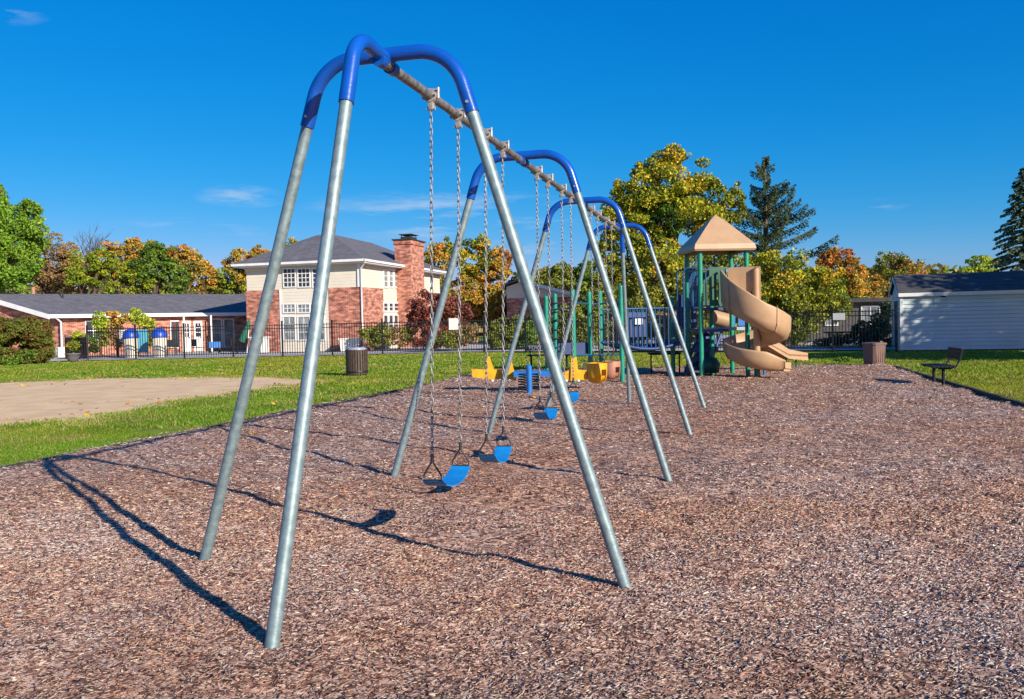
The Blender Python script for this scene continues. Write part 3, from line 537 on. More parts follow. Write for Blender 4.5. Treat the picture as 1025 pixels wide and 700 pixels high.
b = MB(); q = (LP['c']+LP['d'])/2; b.tube([q+[-.0, 0, z] for z in (1.7,)]+[q+[x, 0, z] for x, z in ((.1, 1.8), (.22, 1.72), (.25, 1.4), (.22, 1.1), (.05, 1.05))], .014, 8, True); b.build('hand_loop', M['iron'], ps)
b = MB(); P = LP['b']+[-.1, .1, 0]; Q = LP['d']+[-.02, .1, 0]; d = (Q-P)/np.linalg.norm(Q-P); b.box((0, 0, .62), (np.linalg.norm(Q-P), .9, .68), d, P); b.box((0, -.03, .62), (np.linalg.norm(Q-P), 0, .93), d, P); b.build('low_deck', M['navy'], ps)
B0 = (LP['e']+LP['f'])/2*[1, 1, 0]+[0, .3, 0]; B1 = V(676, 350, 24.2)*[1, 1, 0]
b = MB(); n = 14; bd = (B1-B0)/np.linalg.norm(B1-B0); bn = np.array([-bd[1], bd[0], 0])
for i in range(n):
    u = (i+.5)/n; z = .93-.20*(1-(2*u-1)**2); c = B0*(1-u)+B1*u; b.box((-.075, -.4, z-.05), (.075, .4, z), bd, c)
for e in (-.42, .42): b.tube([B0*(1-u)+B1*u+bn*e+np.array([0, 0, .93-.20*(1-(2*u-1)**2)]) for u in np.linspace(0, 1, 13)], .045, 8)
br = b.build('bridge', M['navy'], ps)
for e in (-.42, .42):
    b = MB(); 
    for i in range(15): u = (i+.5)/15; c = B0*(1-u)+B1*u+bn*e; z = .93-.20*(1-(2*u-1)**2); b.tube([c+[0, 0, z], c+[0, 0, 1.82]], .016, 8)
    b.tube([B0+bn*e+[0, 0, 1.82], B1+bn*e+[0, 0, 1.82]], .022, 10); b.build('bridge_rail', M['rail'], br)
q = V(637, 322, 23.9); MB().box((-.28, -.02, -.42), (.3, .02, .25), (bd[0], bd[1]), q).build('bridge_panel', M['navy'], br)
q = q+[.05, -.1, .0]; MB().box((-.12, -.015, -.08), (.12, .015, .08), (bd[0], bd[1]), q).build('notice_plate', M['white'], br)
# transfer steps at the bridge end
b = MB(); q = V(664, 366, 24.8); b.box((-.4, -.3, .52), (.45, .3, .58), (1, 0), q*[1, 1, 0])
for ex in (-.38, .42): b.tube([q*[1, 1, 0]+[ex, -.2, -.1], q*[1, 1, 0]+[ex, -.2, .55]], .022, 8)
b.build('transfer_step', M['darkmetal'], ps)
# ------------------------------------------------------------ spring rider
Yr = 19.4; rp0 = G(530, 393); rd = thing('spring_rider', 'yellow and blue spring seesaw with upright fins on wood chips', 'seesaw', (rp0[0], rp0[1], 0))
b = MB(); b.tube([(rp0[0], rp0[1], -.1), (rp0[0], rp0[1], .56)], .062, 16); b.lathe((rp0[0], rp0[1], .56), [(.062, 0), (.04, .04), (0, .045)], 16); b.build('post', M['rideblue'], rd)
for e in (-.14, .16):
    b = MB(); c = rp0+[e, .35, 0]; b.tube([c+np.array([.085*math.cos(a), .085*math.sin(a), .02+.38*a/(2*math.pi*7)]) for a in np.linspace(0, 2*math.pi*7, 120)], .013, 6); b.build('coil_spring', M['darkmetal'], rd)
def X(px, py, Y=None): return V(px, py, Y or Yr+.35)
b = MB(); P = X(514, 374); Q = X(553, 373); b.box((0, -.22, -.07), (Q[0]-P[0], .22, .05), (1, 0), P); b.build('beam', M['rideblue'], rd)
def outl(pxs, Y, tk, name, m): MB().prism([V(a, c, Y) for a, c in pxs], (0, tk, 0)).build(name, M[m], rd)
outl([(472, 370), (504, 370), (503, 379.5), (490, 380), (473, 377.5)], 20.0, .32, 'seat', 'yellow')
outl([(488, 357), (490, 357), (494.5, 370), (487, 370)], 20.02, .05, 'fin', 'yellow'); outl([(510, 359), (511.5, 359), (517, 381), (504.5, 380)], 19.7, .06, 'fin', 'yellow')
outl([(555, 372), (558, 360), (560, 360), (563, 380), (553, 380)], 19.9, .05, 'fin', 'yellow')
outl([(562, 374), (571, 370), (590, 371), (590, 380), (566, 381)], 19.8, .30, 'seat', 'yellow'); outl([(572, 358), (577.5, 358), (579, 381), (571, 381)], 19.75, .07, 'fin', 'yellow')
b = MB(); P = X(588, 375, 19.8); b.tube([P, P+[.26, .0, 0]], .10, 18); b.build('barrel', M['yellow'], rd)
outl([(584, 364), (589, 364), (589, 372), (584, 372)], 19.95, .12, 'hand_grip', 'slat')
for px in (493, 510, 566, 578): q = X(px, 380); MB().lathe((q[0], q[1]-.25, q[2]-.03), [(0, .05), (.035, .03), (.04, 0), (0, 0)], 10).build('foot_peg', M['white'], rd)
# ------------------------------------------------------------ benches and cans
def bench(c, d, L_, label, zs, zb, lean, name='park_bench', text=None):
    d = np.array([d[0], d[1], 0.]); d /= np.linalg.norm(d); bk = np.array([-d[1], d[0], 0])      # back lies on +bk side
    t = thing(name, label, 'bench', (c[0], c[1], 0)); c = np.array([c[0], c[1], 0.]); b = MB()
    for i in range(6): b.box((-L_/2, -.24+i*.082, zs-.035), (L_/2, -.24+i*.082+.07, zs), d, c)
    b.box((-L_/2+.08, -.22, zs-.06), (-L_/2+.13, .22, zs-.035), d, c); b.box((L_/2-.13, -.22, zs-.06), (L_/2-.08, .22, zs-.035), d, c); b.build('seat', M['darkmetal'], t)
    b = MB()
    for i in range(3):
        z0 = zs+.13+i*(zb-zs-.13)/3; z1 = z0+(zb-zs-.13)/3-.012; y0 = .27+lean*(z0-zs); b.box((-L_/2, y0, z0), (L_/2, y0+.03, z1), d, c)
    bo = b.build('backrest', M['darkmetal'], t)
    for e in (-L_/2+.14, L_/2-.14):
        MB().tube([c+d*e+[0, 0, -.12], c+d*e+[0, 0, zs-.03]], .035, 12).build('leg', M['darkmetal'], t)
        p = [c+d*e+bk*a+np.array([0, 0, z]) for a, z in ((-.1, zs-.06), (.15, zs-.06), (.25, zs-.02), (.31, zs+.08), (.31+lean*(zb-zs), zb-.02))]; MB().tube(p, .02, 8).build('back_bracket', M['darkmetal'], t)
    return t, bo
bench((9.4, 19.25), (-.22, -.97), 1.1, 'dark steel bench on the mulch near the right edging', .38, .76, .2)
t, bo = bench((1.25, 29.6), (1, .1), 1.5, 'dark bench with pale letters on its backrest behind the spring seesaw', .42, .80, .12)
cu = bpy.data.curves.new('letters', 'FONT'); cu.body = 'EDW'; cu.size = .19; cu.extrude = .004
fo = bpy.data.objects.new('letters_tmp', cu); me = bpy.data.meshes.new_from_object(fo); bpy.data.objects.remove(fo)
lt = link('lettering', me, bo); me.materials.clear(); me.materials.append(mat('pale_letters', (.22, .24, .30), None, 5, .6)); lt.rotation_euler = (math.radians(90), 0, .1); lt.location = (-.68, .15, .59)
# left slatted can
q = G(357.5, 374.5); tc_ = thing('litter_bin', 'round dark slatted litter bin with pale bag standing on the lawn', 'litter bin', (q[0], q[1], LZ)); R_ = .33; Hc = .82; b = MB()
for i in range(26):
    a = 2*math.pi*i/26; dr = (math.cos(a+math.pi/2), math.sin(a+math.pi/2)); b.box((-.029, -.014, .04), (.029, .014, Hc-.02), dr, (q[0]+R_*math.cos(a), q[1]+R_*math.sin(a), LZ))
b.build('slats', M['slat'], tc_); b = MB(); b.lathe((q[0], q[1], LZ), [(R_-.03, .02), (R_-.03, Hc-.06)], 24); b.lathe((q[0], q[1], LZ), [(R_+.022, .1), (R_+.026, .14), (R_+.022, .16)], 24); b.build('liner', M['iron'], tc_)
MB().lathe((q[0], q[1], LZ), [(R_+.02, Hc-.03), (R_+.03, Hc), (R_-.03, Hc+.01), (R_-.05, Hc-.02)], 24).build('rim', M['slat'], tc_)
b = MB(); b.lathe((q[0], q[1], LZ), [(R_-.01, Hc-.01), (R_+.01, Hc+.03), (R_-.05, Hc+.06), (R_-.1, Hc+.02), (.1, Hc-.06), (0, Hc-.06)], 18); bo_ = b.build('bag', M['bag'], tc_)
for v_ in bo_.data.vertices: v_.co.z += random.uniform(-.02, .04)
# right brown can
q = G(875, 364.5); tc_ = thing('waste_container', 'square brown plastic waste container on the mulch edge left of the shed', 'waste container', (q[0], q[1], 0)); an = math.radians(24); dx = np.array([math.cos(an), math.sin(an), 0]); dy = np.array([-dx[1], dx[0], 0]); b = MB()
def loop(h, z, c=.06): return [q*[1, 1, 0]+dx*x+dy*y+[0, 0, z] for x, y in ((-h+c, -h), (h-c, -h), (h, -h+c), (h, h-c), (h-c, h), (-h+c, h), (-h, h-c), (-h, -h+c))]
vs = loop(.235, -.08)+loop(.265, .60); b.add(vs, [(i, (i+1) % 8, (i+1) % 8+8, i+8) for i in range(8)]+[tuple(range(8, 16))]); 
for i in range(5): 
    for s_, u_, w_ in ((dx, dy, -1),): b.box((-.16+i*.08-.008, -.262, .05), (-.16+i*.08+.008, -.24, .56), (dx[0], dx[1]), q*[1, 1, 0])
b.build('body', M['brown'], tc_); vs = loop(.29, .60)+loop(.29, .645)+loop(.25, .665); b = MB(); b.add(vs, [(i+8*k, (i+1) % 8+8*k, (i+1) % 8+8*k+8, i+8+8*k) for i in range(8) for k in (0, 1)]+[tuple(range(16, 24)), tuple(range(8))[::-1]]); b.build('lid', M['brown'], tc_)
# ------------------------------------------------------------ fences
def fence(P, Q, label, npost, H_=1.78, signs=()):
    P = np.array([P[0], P[1], 0.]); Q = np.array([Q[0], Q[1], 0.]); L_ = np.linalg.norm(Q-P); d = (Q-P)/L_; t = thing('iron_fence', label, 'fence', (P[0], P[1], 0), 'black iron fence runs around the pool yard'); st = L_/npost
    for i in range(npost):
        b = MB(); n = int(st/.135)
        for k in range(1, n): x = i*st+st*k/n; b.box((x-.013, -.013, .06), (x+.013, .013, H_-.03), d, P)
        for z in (.16, H_-.28, H_-.10): b.box((i*st+.03, -.018, z-.02), ((i+1)*st-.03, .018, z+.02), d, P)
        b.build('picket_panel', M['iron'], t)
    for i in range(npost+1): MB().box((i*st-.04, -.04, -.1), (i*st+.04, .04, H_+.10), d, P).box((i*st-.05, -.05, H_+.10), (i*st+.05, .05, H_+.13), d, P).build('post', M['iron'], t)
    for px, py, w_, h_ in signs:
        u, z = W(px, py, P, d); MB().box((u-w_/2, -.05, z-h_/2), (u+w_/2, -.03, z+h_/2), d, P).build('sign_plate', M['white'], t)
    return t
FA = G(88, 360); FB = G(483, 354); FC = np.array([16.25, 36.9, 0]); FB[1] = 47.2
fence(FA, FB, 'black iron picket fence in front of the houses, left run', 8, signs=((454.5, 324.5, .55, .62),))
fence(FB, FC, 'black iron picket fence behind the play tower reaching the white shed', 8, signs=((840, 317, .5, .3),))
fence(G(66, 358), FA, 'short return of black iron fence beside the grey planter pot', 1, 1.3)
# ------------------------------------------------------------ buildings
def facade_window(b_parent, P, d, px0, px1, py0, py1, nx, ny, glass='glass', fr=.07):
    u0, _ = W(px0, py0, P, d); u1, _ = W(px1, py0, P, d); _, z1 = W((px0+px1)/2, py0, P, d); _, z0 = W((px0+px1)/2, py1, P, d)
    if u0 > u1: u0, u1 = u1, u0
    return win(b_parent, P, d, u0, u1, z0, z1, nx, ny, glass, fr)
def win(par, P, d, u0, u1, z0, z1, nx, ny, glass='glass', fr=.07):
    s = -1                                  # outward side is -y of the frame (x axis d)
    c = (P[0], P[1], 0); b = MB()
    for a in ((u0-fr, z0-fr, u1+fr, z0), (u0-fr, z1, u1+fr, z1+fr), (u0-fr, z0, u0, z1), (u1, z0, u1+fr, z1)): b.box((a[0], -.07, a[1]), (a[2], -.004, a[3]), d, c)
    f_ = b.build('window', M['trim'], par); MB().box((u0, -.030, z0), (u1, -.005, z1), d, c).build('pane', M[glass], f_)
    b = MB()
    for i in range(1, nx): x = u0+(u1-u0)*i/nx; b.box((x-.022, -.045, z0), (x+.022, -.03, z1), d, c)
    for i in range(1, ny): z = z0+(z1-z0)*i/ny; b.box((u0, -.046, z-.022), (u1, -.031, z+.022), d, c)
    if nx*ny > 1: b.build('muntin', M['trim'], f_)
    return f_
# two-storey house; front-left wall runs from HL to HC, side wall from HC back along Dv
HC = np.array([-9.47, 55., 0]); HL = HC-Nv*8.0; HB = HC+Dv*15; dN = (Nv[0], Nv[1]); dD = (Dv[0], Dv[1]); ZE = 5.62; ZB = W(420, 0, HC, dD)[0]*0+4.0
hs_ = thing('two_storey_house', 'two storey house of cream siding over red brick with tall chimney and hip roof', 'house', (HC[0], HC[1], 0))
zb = W(340, 288, HC, dN)[1]; uL = W(281.2, 300, HC, dN)[0]; uR = W(329.5, 300, HC, dN)[0]
b = MB(); b.box((-8, 0, zb), (0, 15, ZE), dN, HC); b.build('upper_wall', M['siding'], hs_)
b = MB(); b.box((-8.04, -.06, -.1), (uL, 15.0, zb), dN, HC); b.box((uR, -.06, -.1), (.05, W(383, 300, HC, dD)[0], zb), dN, HC)
b.box((uL+.02, 3, -.1), (uR-.02, 14, zb-.02), dN, HC); uS0 = W(383.5, 300, HC, dD)[0]; uS1 = W(399, 300, HC, dD)[0]; b.box((uR+.01, uS1, -.1), (.05, 15.0, zb-.01), dN, HC); b.build('brick_wall', M['brick'], hs_)
b = MB(); b.box((uL+.005, -.03, -.1), (uR-.005, .3, zb-.003), dN, HC); b.build('bay_panel', M['siding'], hs_); MB().box((-.3, uS0+.005, -.1), (.03, uS1-.005, zb-.003), dN, HC).build('bay_panel', M['siding'], hs_)
MB().box((uL-.06, -.10, -.05), (uL+.06, -.061, zb), dN, HC).build('bay_trim', M['trim'], hs_); b = MB(); b.box((-.12, -.09, zb+.0), (.09, .1, ZE), dN, HC); b.build('corner_trim', M['trim'], hs_)
for x0, x1 in ((284.2, 295.2), (298.7, 309.8), (313.4, 324.2)):
    facade_window(hs_, HC, dN, x0, x1, 269.5, 287, 3, 4, 'glass'); facade_window(hs_, HC-np.array([Dv[0], Dv[1], 0])*.03, dN, x0, x1, 305, 312.5, 3, 2, 'curtain'); facade_window(hs_, HC-np.array([Dv[0], Dv[1], 0])*.03, dN, x0, x1, 317.5, 340, 2, 3, 'curtain')
sideP = HC+Nv*.03
for x0, x1 in ((383.6, 387.3), (389, 392.5), (394, 397.6)):
    facade_window(hs_, sideP-Nv*.03, dD, x0, x1, 271, 287, 1, 3, 'curtain', .08); facade_window(hs_, sideP, dD, x0, x1, 304, 311, 1, 2, 'glass', .08); facade_window(hs_, sideP, dD, x0, x1, 316, 333, 1, 2, 'glass', .08)
facade_window(hs_, HC, dD, 430, 432.5, 275, 288, 1, 2, 'glass', .08)
# hip roof with eave overhang .7
ov = .6; rb = MB(); zr = 7.85; ze = 5.72; P_ = lambda a, c, z: HC+Nv*a+Dv*c+np.array([0, 0, z]); q4 = [P_(-8-ov, -ov, ze), P_(ov, -ov, ze), P_(ov, 15+ov, ze), P_(-8-ov, 15+ov, ze)]; r2_ = [P_(-3.8, 4, zr), P_(-5.0, 4.1, zr), P_(-4, 11, zr)]
rb.add(q4+r2_, [(0, 1, 4, 5), (1, 2, 6, 4), (2, 3, 6), (3, 0, 5), (3, 5, 6), (5, 4, 6)]); rf = rb.build('roof', M['shingle'], hs_)
b = MB(); b.box((-8-ov, -ov, ze-.24), (ov, 15+ov, ze-.005), dN, HC); b.build('eave', M['trim'], rf)
b = MB(); b.box((-8-ov-.08, -ov-.1, ze-.16), (ov+.1, -ov, ze-.02), dN, HC); b.box((ov, -ov-.1, ze-.16), (ov+.1, 15+ov, ze-.02), dN, HC); b.build('gutter', M['trim'], rf)
MB().tube([P_(ov+.02, -ov+.1, ze-.2), P_(.14, -.1, ze-.55), P_(.14, -.1, .1)], .06, 8).build('downspout', M['trim'], hs_)
b = MB(); b.box((-.05, 5.95, -.1), (1.12, 8.5, 7.12), dN, HC); b.box((-.12, 5.88, 7.12), (1.19, 8.57, 7.42), dN, HC); ch = b.build('chimney', M['brick'], hs_)
b = MB(); b.box((-.2, 5.8, 7.42), (1.27, 8.65, 7.50), dN, HC); b.box((.15, 6.6, 7.50), (.9, 7.8, 7.72), dN, HC); b.box((.05, 6.5, 7.85), (1.0, 7.9, 7.90), dN, HC)
for x, y in ((.2, 6.65), (.85, 6.65), (.85, 7.75), (.2, 7.75)): b.tube([P_(x, y, 7.68), P_(x, y, 7.87)], .03, 6)
b.build('chimney_cap', M['steelblk'], ch)
# ranch house on the left
RA = np.array([-29.2, 56., 0]); ra = np.array([.82, .572, 0]); ra /= np.linalg.norm(ra); rn = np.array([-ra[1], ra[0], 0]); LR = 15.5; EZ = 2.62
rh = thing('ranch_house', 'long single storey brick house with grey shingle roof behind the fence', 'house', (RA[0], RA[1], 0))
Rp = lambda t_, n_, z: RA+ra*t_+rn*n_+np.array([0, 0, z]); gl = np.array([-6.5, 2.6, 0])            # foot of the ridge on the gable side
b = MB(); zrd = 4.2; Q0 = Rp(.5, .5, 0); R0_ = Rp(-3.6, 4.5, 0)
g0 = Q0; g1 = R0_+(R0_-Q0)*.02; g2 = R0_+(R0_-Q0)*.9
b.add([g0, g0+[0, 0, EZ], R0_+[0, 0, zrd-.12], g2+[0, 0, EZ-.2], g2], [(0, 1, 2, 3, 4)])
b.add([g0, Rp(LR, .5, 0), Rp(LR, .5, EZ), g0+[0, 0, EZ]], [(0, 1, 2, 3)]); b.add([Rp(LR, .5, 0), Rp(LR, 9, 0), Rp(LR, 9, EZ), Rp(LR, 4.5, zrd-.1), Rp(LR, .5, EZ)], [(0, 1, 2, 3, 4)]); b.add([g2, Rp(LR, 9, 0), Rp(LR, 9, EZ), g2+[0, 0, EZ-.2]], [(0, 1, 2, 3)]); b.build('wall', M['brick'], rh)
E0 = Rp(-.3, 0, EZ+.06); E1 = Rp(LR, 0, EZ+.06); K0 = Rp(-3.9, 4.5, zrd); K1 = Rp(LR, 4.5, zrd); Bk0 = Rp(-7.4, 9, EZ); Bk1 = Rp(LR, 9, EZ)
b = MB(); b.add([E0, E1, K1, K0, Bk0, Bk1], [(0, 1, 2, 3), (3, 2, 5, 4)]); rr = b.build('roof', M['shingle'], rh)
b = MB(); b.prism([E0+[0, 0, .02], K0+[0, 0, .02], K0-[0, 0, .26], E0-[0, 0, .26]], -(ra*.10)); b.prism([K0+[0, 0, .02], Bk0+[0, 0, .02], Bk0-[0, 0, .26], K0-[0, 0, .26]], -(ra*.10)); b.build('rake_board', M['trim'], rr)
b = MB(); b.prism([E0+[0, 0, .03], E1+[0, 0, .03], E1-[0, 0, .2], E0-[0, 0, .2]], -rn*.12); b.build('gutter', M['trim'], rr)
b = MB(); b.prism([E0-[0, 0, .2], E1-[0, 0, .2], Rp(LR, .5, EZ-.14), Rp(.5, .5, EZ-.14)], (0, 0, .02)); b.build('soffit', M['trim'], rr)
MB().tube([Rp(.0, -.05, EZ-.1), Rp(.35, .3, EZ-.4), Rp(.35, .3, .1)], .07, 8).build('downspout', M['trim'], rh)
q = V(61.5, 353, 55.6); MB().box((-.35, -.3, -.1), (.35, .3, .62), (ra[0], ra[1]), (q[0], q[1], 0)).build('stone_block', M['cream'], rh)
for px, py, r_, h_, m_ in ((33.5, 297, .13, .75, 'pinkpipe'), (63, 300, .05, .85, 'iron')):
    q = V(px, py, 60.2 if px < 50 else 59.5); MB().tube([q-[0, 0, .3], q+[0, 0, h_-.1]], r_, 10).build('vent_pipe', M['iron'] if m_ == 'iron' else mat('clay_pipe', (.42, .2, .13), None, 9, .8), rr)
RP = RA+rn*.5; rd2 = (ra[0], ra[1])
for x0, x1 in ((183, 191.5), (194.5, 203)):
    u0, z0 = W(x0, 351, RP, rd2); u1, _ = W(x1, 351, RP, rd2); dr_ = MB().box((u0, -.05, .02), (u1, -.006, 2.15), rd2, RP).build('door', M['trim'], rh); MB().box((u0+.12, -.07, 1.05), (u1-.12, -.051, 2.0), rd2, RP).build('door_pane', M['glass'], dr_)
    b = MB(); um = (u0+u1)/2; b.box((um-.02, -.085, 1.05), (um+.02, -.071, 2.0), rd2, RP)
    for z in (1.35, 1.68): b.box((u0+.12, -.086, z-.02), (u1-.12, -.072, z+.02), rd2, RP)
    b.build('muntin', M['trim'], dr_); MB().tube([Rp(u1-.12, .42, 1.0), Rp(u1-.12, .36, 1.0)], .04, 8).build('handle', M['steelblk'], dr_)
for x0, x1 in ((211, 221), (224, 233)): facade_window(rh, RP, rd2, x0, x1, 320, 347, 1, 2, 'curtain')
facade_window(rh, RP, rd2, 171, 178, 322, 348, 1, 1, 'glass'); facade_window(rh, RP, rd2, 86, 100, 322, 340, 2, 2, 'glass')
for px in (180.5, 207.5): u, _ = W(px, 330, RP, rd2); MB().box((u-.05, -1.0, 0), (u+.05, -.9, EZ-.1), rd2, RP).build('porch_post', M['trim'], rh)
# brick house beyond the play structure
g0 = V(527, 345, 65); g1 = V(574, 345, 65); dg = (g1-g0); dg[2] = 0; Lg = np.linalg.norm(dg); dg /= Lg; gh = thing('gabled_house', 'small brick house end with cream gable seen between the swing legs', 'house', (g0[0], g0[1], 0))
zz = lambda py, Y, px=550: 1.5+(323-py)/F_*Y
b = MB(); b.box((-1.4, 0, -.1), (Lg, 8, zz(298, 65)), dg, g0*[1, 1, 0]); b.build('wall', M['brick'], gh)
zA = zz(282.5, 65); zE = zz(296, 65); b = MB(); P0 = g0*[1, 1, 0]; b.prism([P0-dg*1.4+[0, 0, zz(298, 65)], P0+dg*Lg+[0, 0, zz(298, 65)], P0+dg*Lg+[0, 0, zE], P0-dg*.5+[0, 0, zA], P0-dg*1.4+[0, 0, zA-.3]], np.array([-dg[1], dg[0], 0])*8); b.build('gable', M['siding'], gh)
dn = np.array([-dg[1], dg[0], 0]); b = MB()
for a0, a1, z0, z1 in ((-1.8, -.5, zA-.25, zA+.12), (-.5, Lg+.5, zA+.12, zE-.1)): b.prism([P0+dg*a0-dn*.5+[0, 0, z0], P0+dg*a1-dn*.5+[0, 0, z1], P0+dg*a1-dn*.5+[0, 0, z1+.12], P0+dg*a0-dn*.5+[0, 0, z0+.12]], dn*9)
rg = b.build('roof', M['shingle'], gh); b = MB(); b.prism([P0-dg*.5-dn*.56+[0, 0, zA+.0], P0+dg*(Lg+.5)-dn*.56+[0, 0, zE-.22], P0+dg*(Lg+.5)-dn*.56+[0, 0, zE+.03], P0-dg*.5-dn*.56+[0, 0, zA+.25]], dn*.05); b.build('rake_board', M['trim'], rg)
# white shed
SC = G(902.3, 350.5); sdx = np.array([.960, -.28, 0]); sdx /= np.linalg.norm(sdx); sdy = np.array([-sdx[1], sdx[0], 0]); SL = 4.84; SWd = 2.7; EZs = 2.42; RZ = 3.12; sh = thing('white_shed', 'white clapboard storage shed with dark shingle roof at the right edge', 'shed', (SC[0], SC[1], 0))
sp_ = lambda a, c, z: SC*[1, 1, 0]+sdx*a+sdy*c+np.array([0, 0, z])
b = MB(); nb = 15; ph = EZs/nb
for i in range(nb):
    z0, z1 = i*ph, (i+1)*ph-.022
    b.add([sp_(0, -.045, z0), sp_(SL, -.045, z0), sp_(SL, -.022, z1), sp_(0, -.022, z1)], [(0, 1, 2, 3)]); b.add([sp_(0, -.004, z0), sp_(SL, -.004, z0), sp_(SL, -.045, z0), sp_(0, -.045, z0)], [(0, 1, 2, 3)]); b.add([sp_(0, -.022, z1), sp_(SL, -.022, z1), sp_(SL, -.002, z1), sp_(0, -.002, z1)], [(0, 1, 2, 3)])
    b.add([sp_(-.045, SWd, z0), sp_(-.045, 0, z0), sp_(-.022, 0, z1), sp_(-.022, SWd, z1)], [(0, 1, 2, 3)]); b.add([sp_(-.004, SWd, z0), sp_(-.004, 0, z0), sp_(-.045, 0, z0), sp_(-.045, SWd, z0)], [(0, 1, 2, 3)])
n2 = 5
b.prism([sp_(0, .0, -.05), sp_(0, .0, EZs), sp_(0, SWd/2, RZ-.05), sp_(0, SWd, EZs), sp_(0, SWd, -.05)], sdx*SL); b.build('wall', M['siding_white'], sh)
MB().box((0, .012, -.1), (SL, .02, .0), sdx, SC*[1, 1, 0]).box((.02, -.012, -.12), (SL, .0, .0), sdx, SC*[1, 1, 0]).build('base_board', M['grey'], sh)
b = MB(); 
for (a, c) in ((0, 0), (SL, 0)): b.box((a-.05, -.07, 0), (a+.07, .06, EZs), sdx, SC*[1, 1, 0])
b.build('corner_board', M['trim'], sh)
b = MB(); rs = (RZ-EZs)/(SWd/2); e_ = .16
for c0_, c1_ in ((-e_, SWd/2), (SWd+e_, SWd/2)):
    z0 = EZs-rs*e_+.08; z1 = RZ+.08; b.prism([sp_(-.12, c0_, z0), sp_(-.12, c1_, z1), sp_(-.12, c1_, z1+.05), sp_(-.12, c0_, z0+.05)], sdx*(SL+.24))
rfs = b.build('roof', M['darkshingle'], sh)
b = MB(); z0 = EZs-rs*e_+.05; b.box((-.12, -e_-.025, z0-.13), (SL+.12, -e_-.003, z0+.02), sdx, SC*[1, 1, 0])
b.prism([sp_(-.13, -e_, z0+.0), sp_(-.13, SWd/2, RZ+.075), sp_(-.13, SWd/2, RZ-.07), sp_(-.13, -e_, z0-.14)], -sdx*.02); b.prism([sp_(-.13, SWd+e_, z0), sp_(-.13, SWd/2, RZ+.075), sp_(-.13, SWd/2, RZ-.07), sp_(-.13, SWd+e_, z0-.14)], -sdx*.02); b.build('fascia', M['trim'], rfs)
MB().box((-.05, .75, .05), (-.032, 1.75, 2.1), sdx, SC*[1, 1, 0]).build('door', M['grey'], sh)
MB().box((1.55, -.1, 2.20), (1.72, -.03, 2.26), sdx, SC*[1, 1, 0]).build('light_fitting', M['darkmetal'], sh)
# grey boarded pool house seen through the right fence
q = V(822, 340, 52); ph_ = thing('pool_house', 'low grey boarded pool building seen through the right fence', 'building', (q[0], q[1], 0)); q0 = q*[1, 1, 0]
b = MB(); b.box((-1.5, 0, 0), (4.2, 3, 2.3), (.95, -.3), q0); b.build('wall', M['grey'], ph_); b = MB(); b.box((-1.8, -.4, 2.3), (4.5, 3.4, 2.5), (.95, -.3), q0); b.build('roof', M['darkshingle'], ph_)
win(ph_, q0, (.95, -.3), .3, .9, 1.0, 2.0, 1, 1, 'curtain'); win(ph_, q0, (.95, -.3), 2.3, 3.2, 1.0, 2.0, 2, 1, 'curtain')
# patio things
def lidbin(px, label):
    q = V(px, 352, 50.6); t = thing('round_bin', label, 'bin', (q[0], q[1], 0), 'cream bins with blue domed lids'); MB().lathe((q[0], q[1], 0), [(.36, 0), (.40, 1.15), (.3, 1.17), (0, 1.17)], 20).build('body', M['cream'], t); MB().lathe((q[0], q[1], 1.17), [(.46, -.03), (.46, .06), (.42, .25), (.3, .42), (.12, .5), (0, .52)], 20).build('lid', M['lid'], t)
lidbin(131.5, 'cream bin with blue domed lid, the left one beside the cyan board'); lidbin(160, 'cream bin with blue domed lid, the right one near the glass doors')
q = V(140.3, 340, 52); t = thing('cyan_board', 'tall cyan board standing between the two blue lidded bins', 'board', (q[0], q[1], 0)); MB().box((-.45, 0, .25), (.45, .06, 1.62), (1, 0), q*[1, 1, 0]).build('panel', M['cyan'], t); MB().box((-.4, .06, 0), (-.34, .12, 1.6), (1, 0), q*[1, 1, 0]).box((.34, .06, 0), (.4, .12, 1.6), (1, 0), q*[1, 1, 0]).build('stand', M['trim'], t)
q = V(125.5, 340, 51.5); t = thing('notice_board', 'white notice board with grey markings above left blue lidded bin', 'sign', (q[0], q[1], 0)); pb = MB().box((-.33, 0, .9), (.33, .05, 1.62), (1, 0), q*[1, 1, 0]).build('panel', M['white'], t); MB().box((-.03, .05, -.02), (.03, .1, 1.5), (1, 0), q*[1, 1, 0]).build('post', M['darkmetal'], t)
b = MB(); 
for i in range(5): b.box((-.26+.02*(i % 2), -.006, 1.5-.11*i), (.22-.07*(i % 3), -.002, 1.53-.11*i), (1, 0), q*[1, 1, 0])
b.build('marking', M['grey'], pb)
q = V(386.3, 349, 54.2); t = thing('planter_box', 'white rectangular planter box against the brick wall', 'planter', (q[0], q[1], 0)); q0 = V(350, 345, 54)*[1, 1, 0]
t.location = tuple(q0); ORG[t.name] = tuple(q0); b = MB(); b.prism([q0+[-.55, 0, .0], q0+[.5, 0, .0], q0+[.62, 0, .72], q0+[-.65, 0, .72]], (0, .6, 0)); b.box((-.7, -.05, .72), (.67, .65, .8), (1, 0), q0); b.build('box', M['white'], t)
q = V(259, 349, 53.5)*[1, 1, 0]; t = thing('white_cart', 'white box cart with red cloth by folded green umbrella', 'cart', q); MB().box((-.5, 0, .05), (.5, .5, .95), (1, 0), q).build('body', M['white'], t); MB().box((-.62, -.05, .95), (.6, .55, 1.02), (1, 0), q).build('top', M['trim'], t); MB().lathe((q[0]-.2, q[1]+.2, 1.02), [(.22, 0), (.3, .25), (.24, .5), (.1, .62), (0, .65)], 12).build('cloth', M['red'], t)
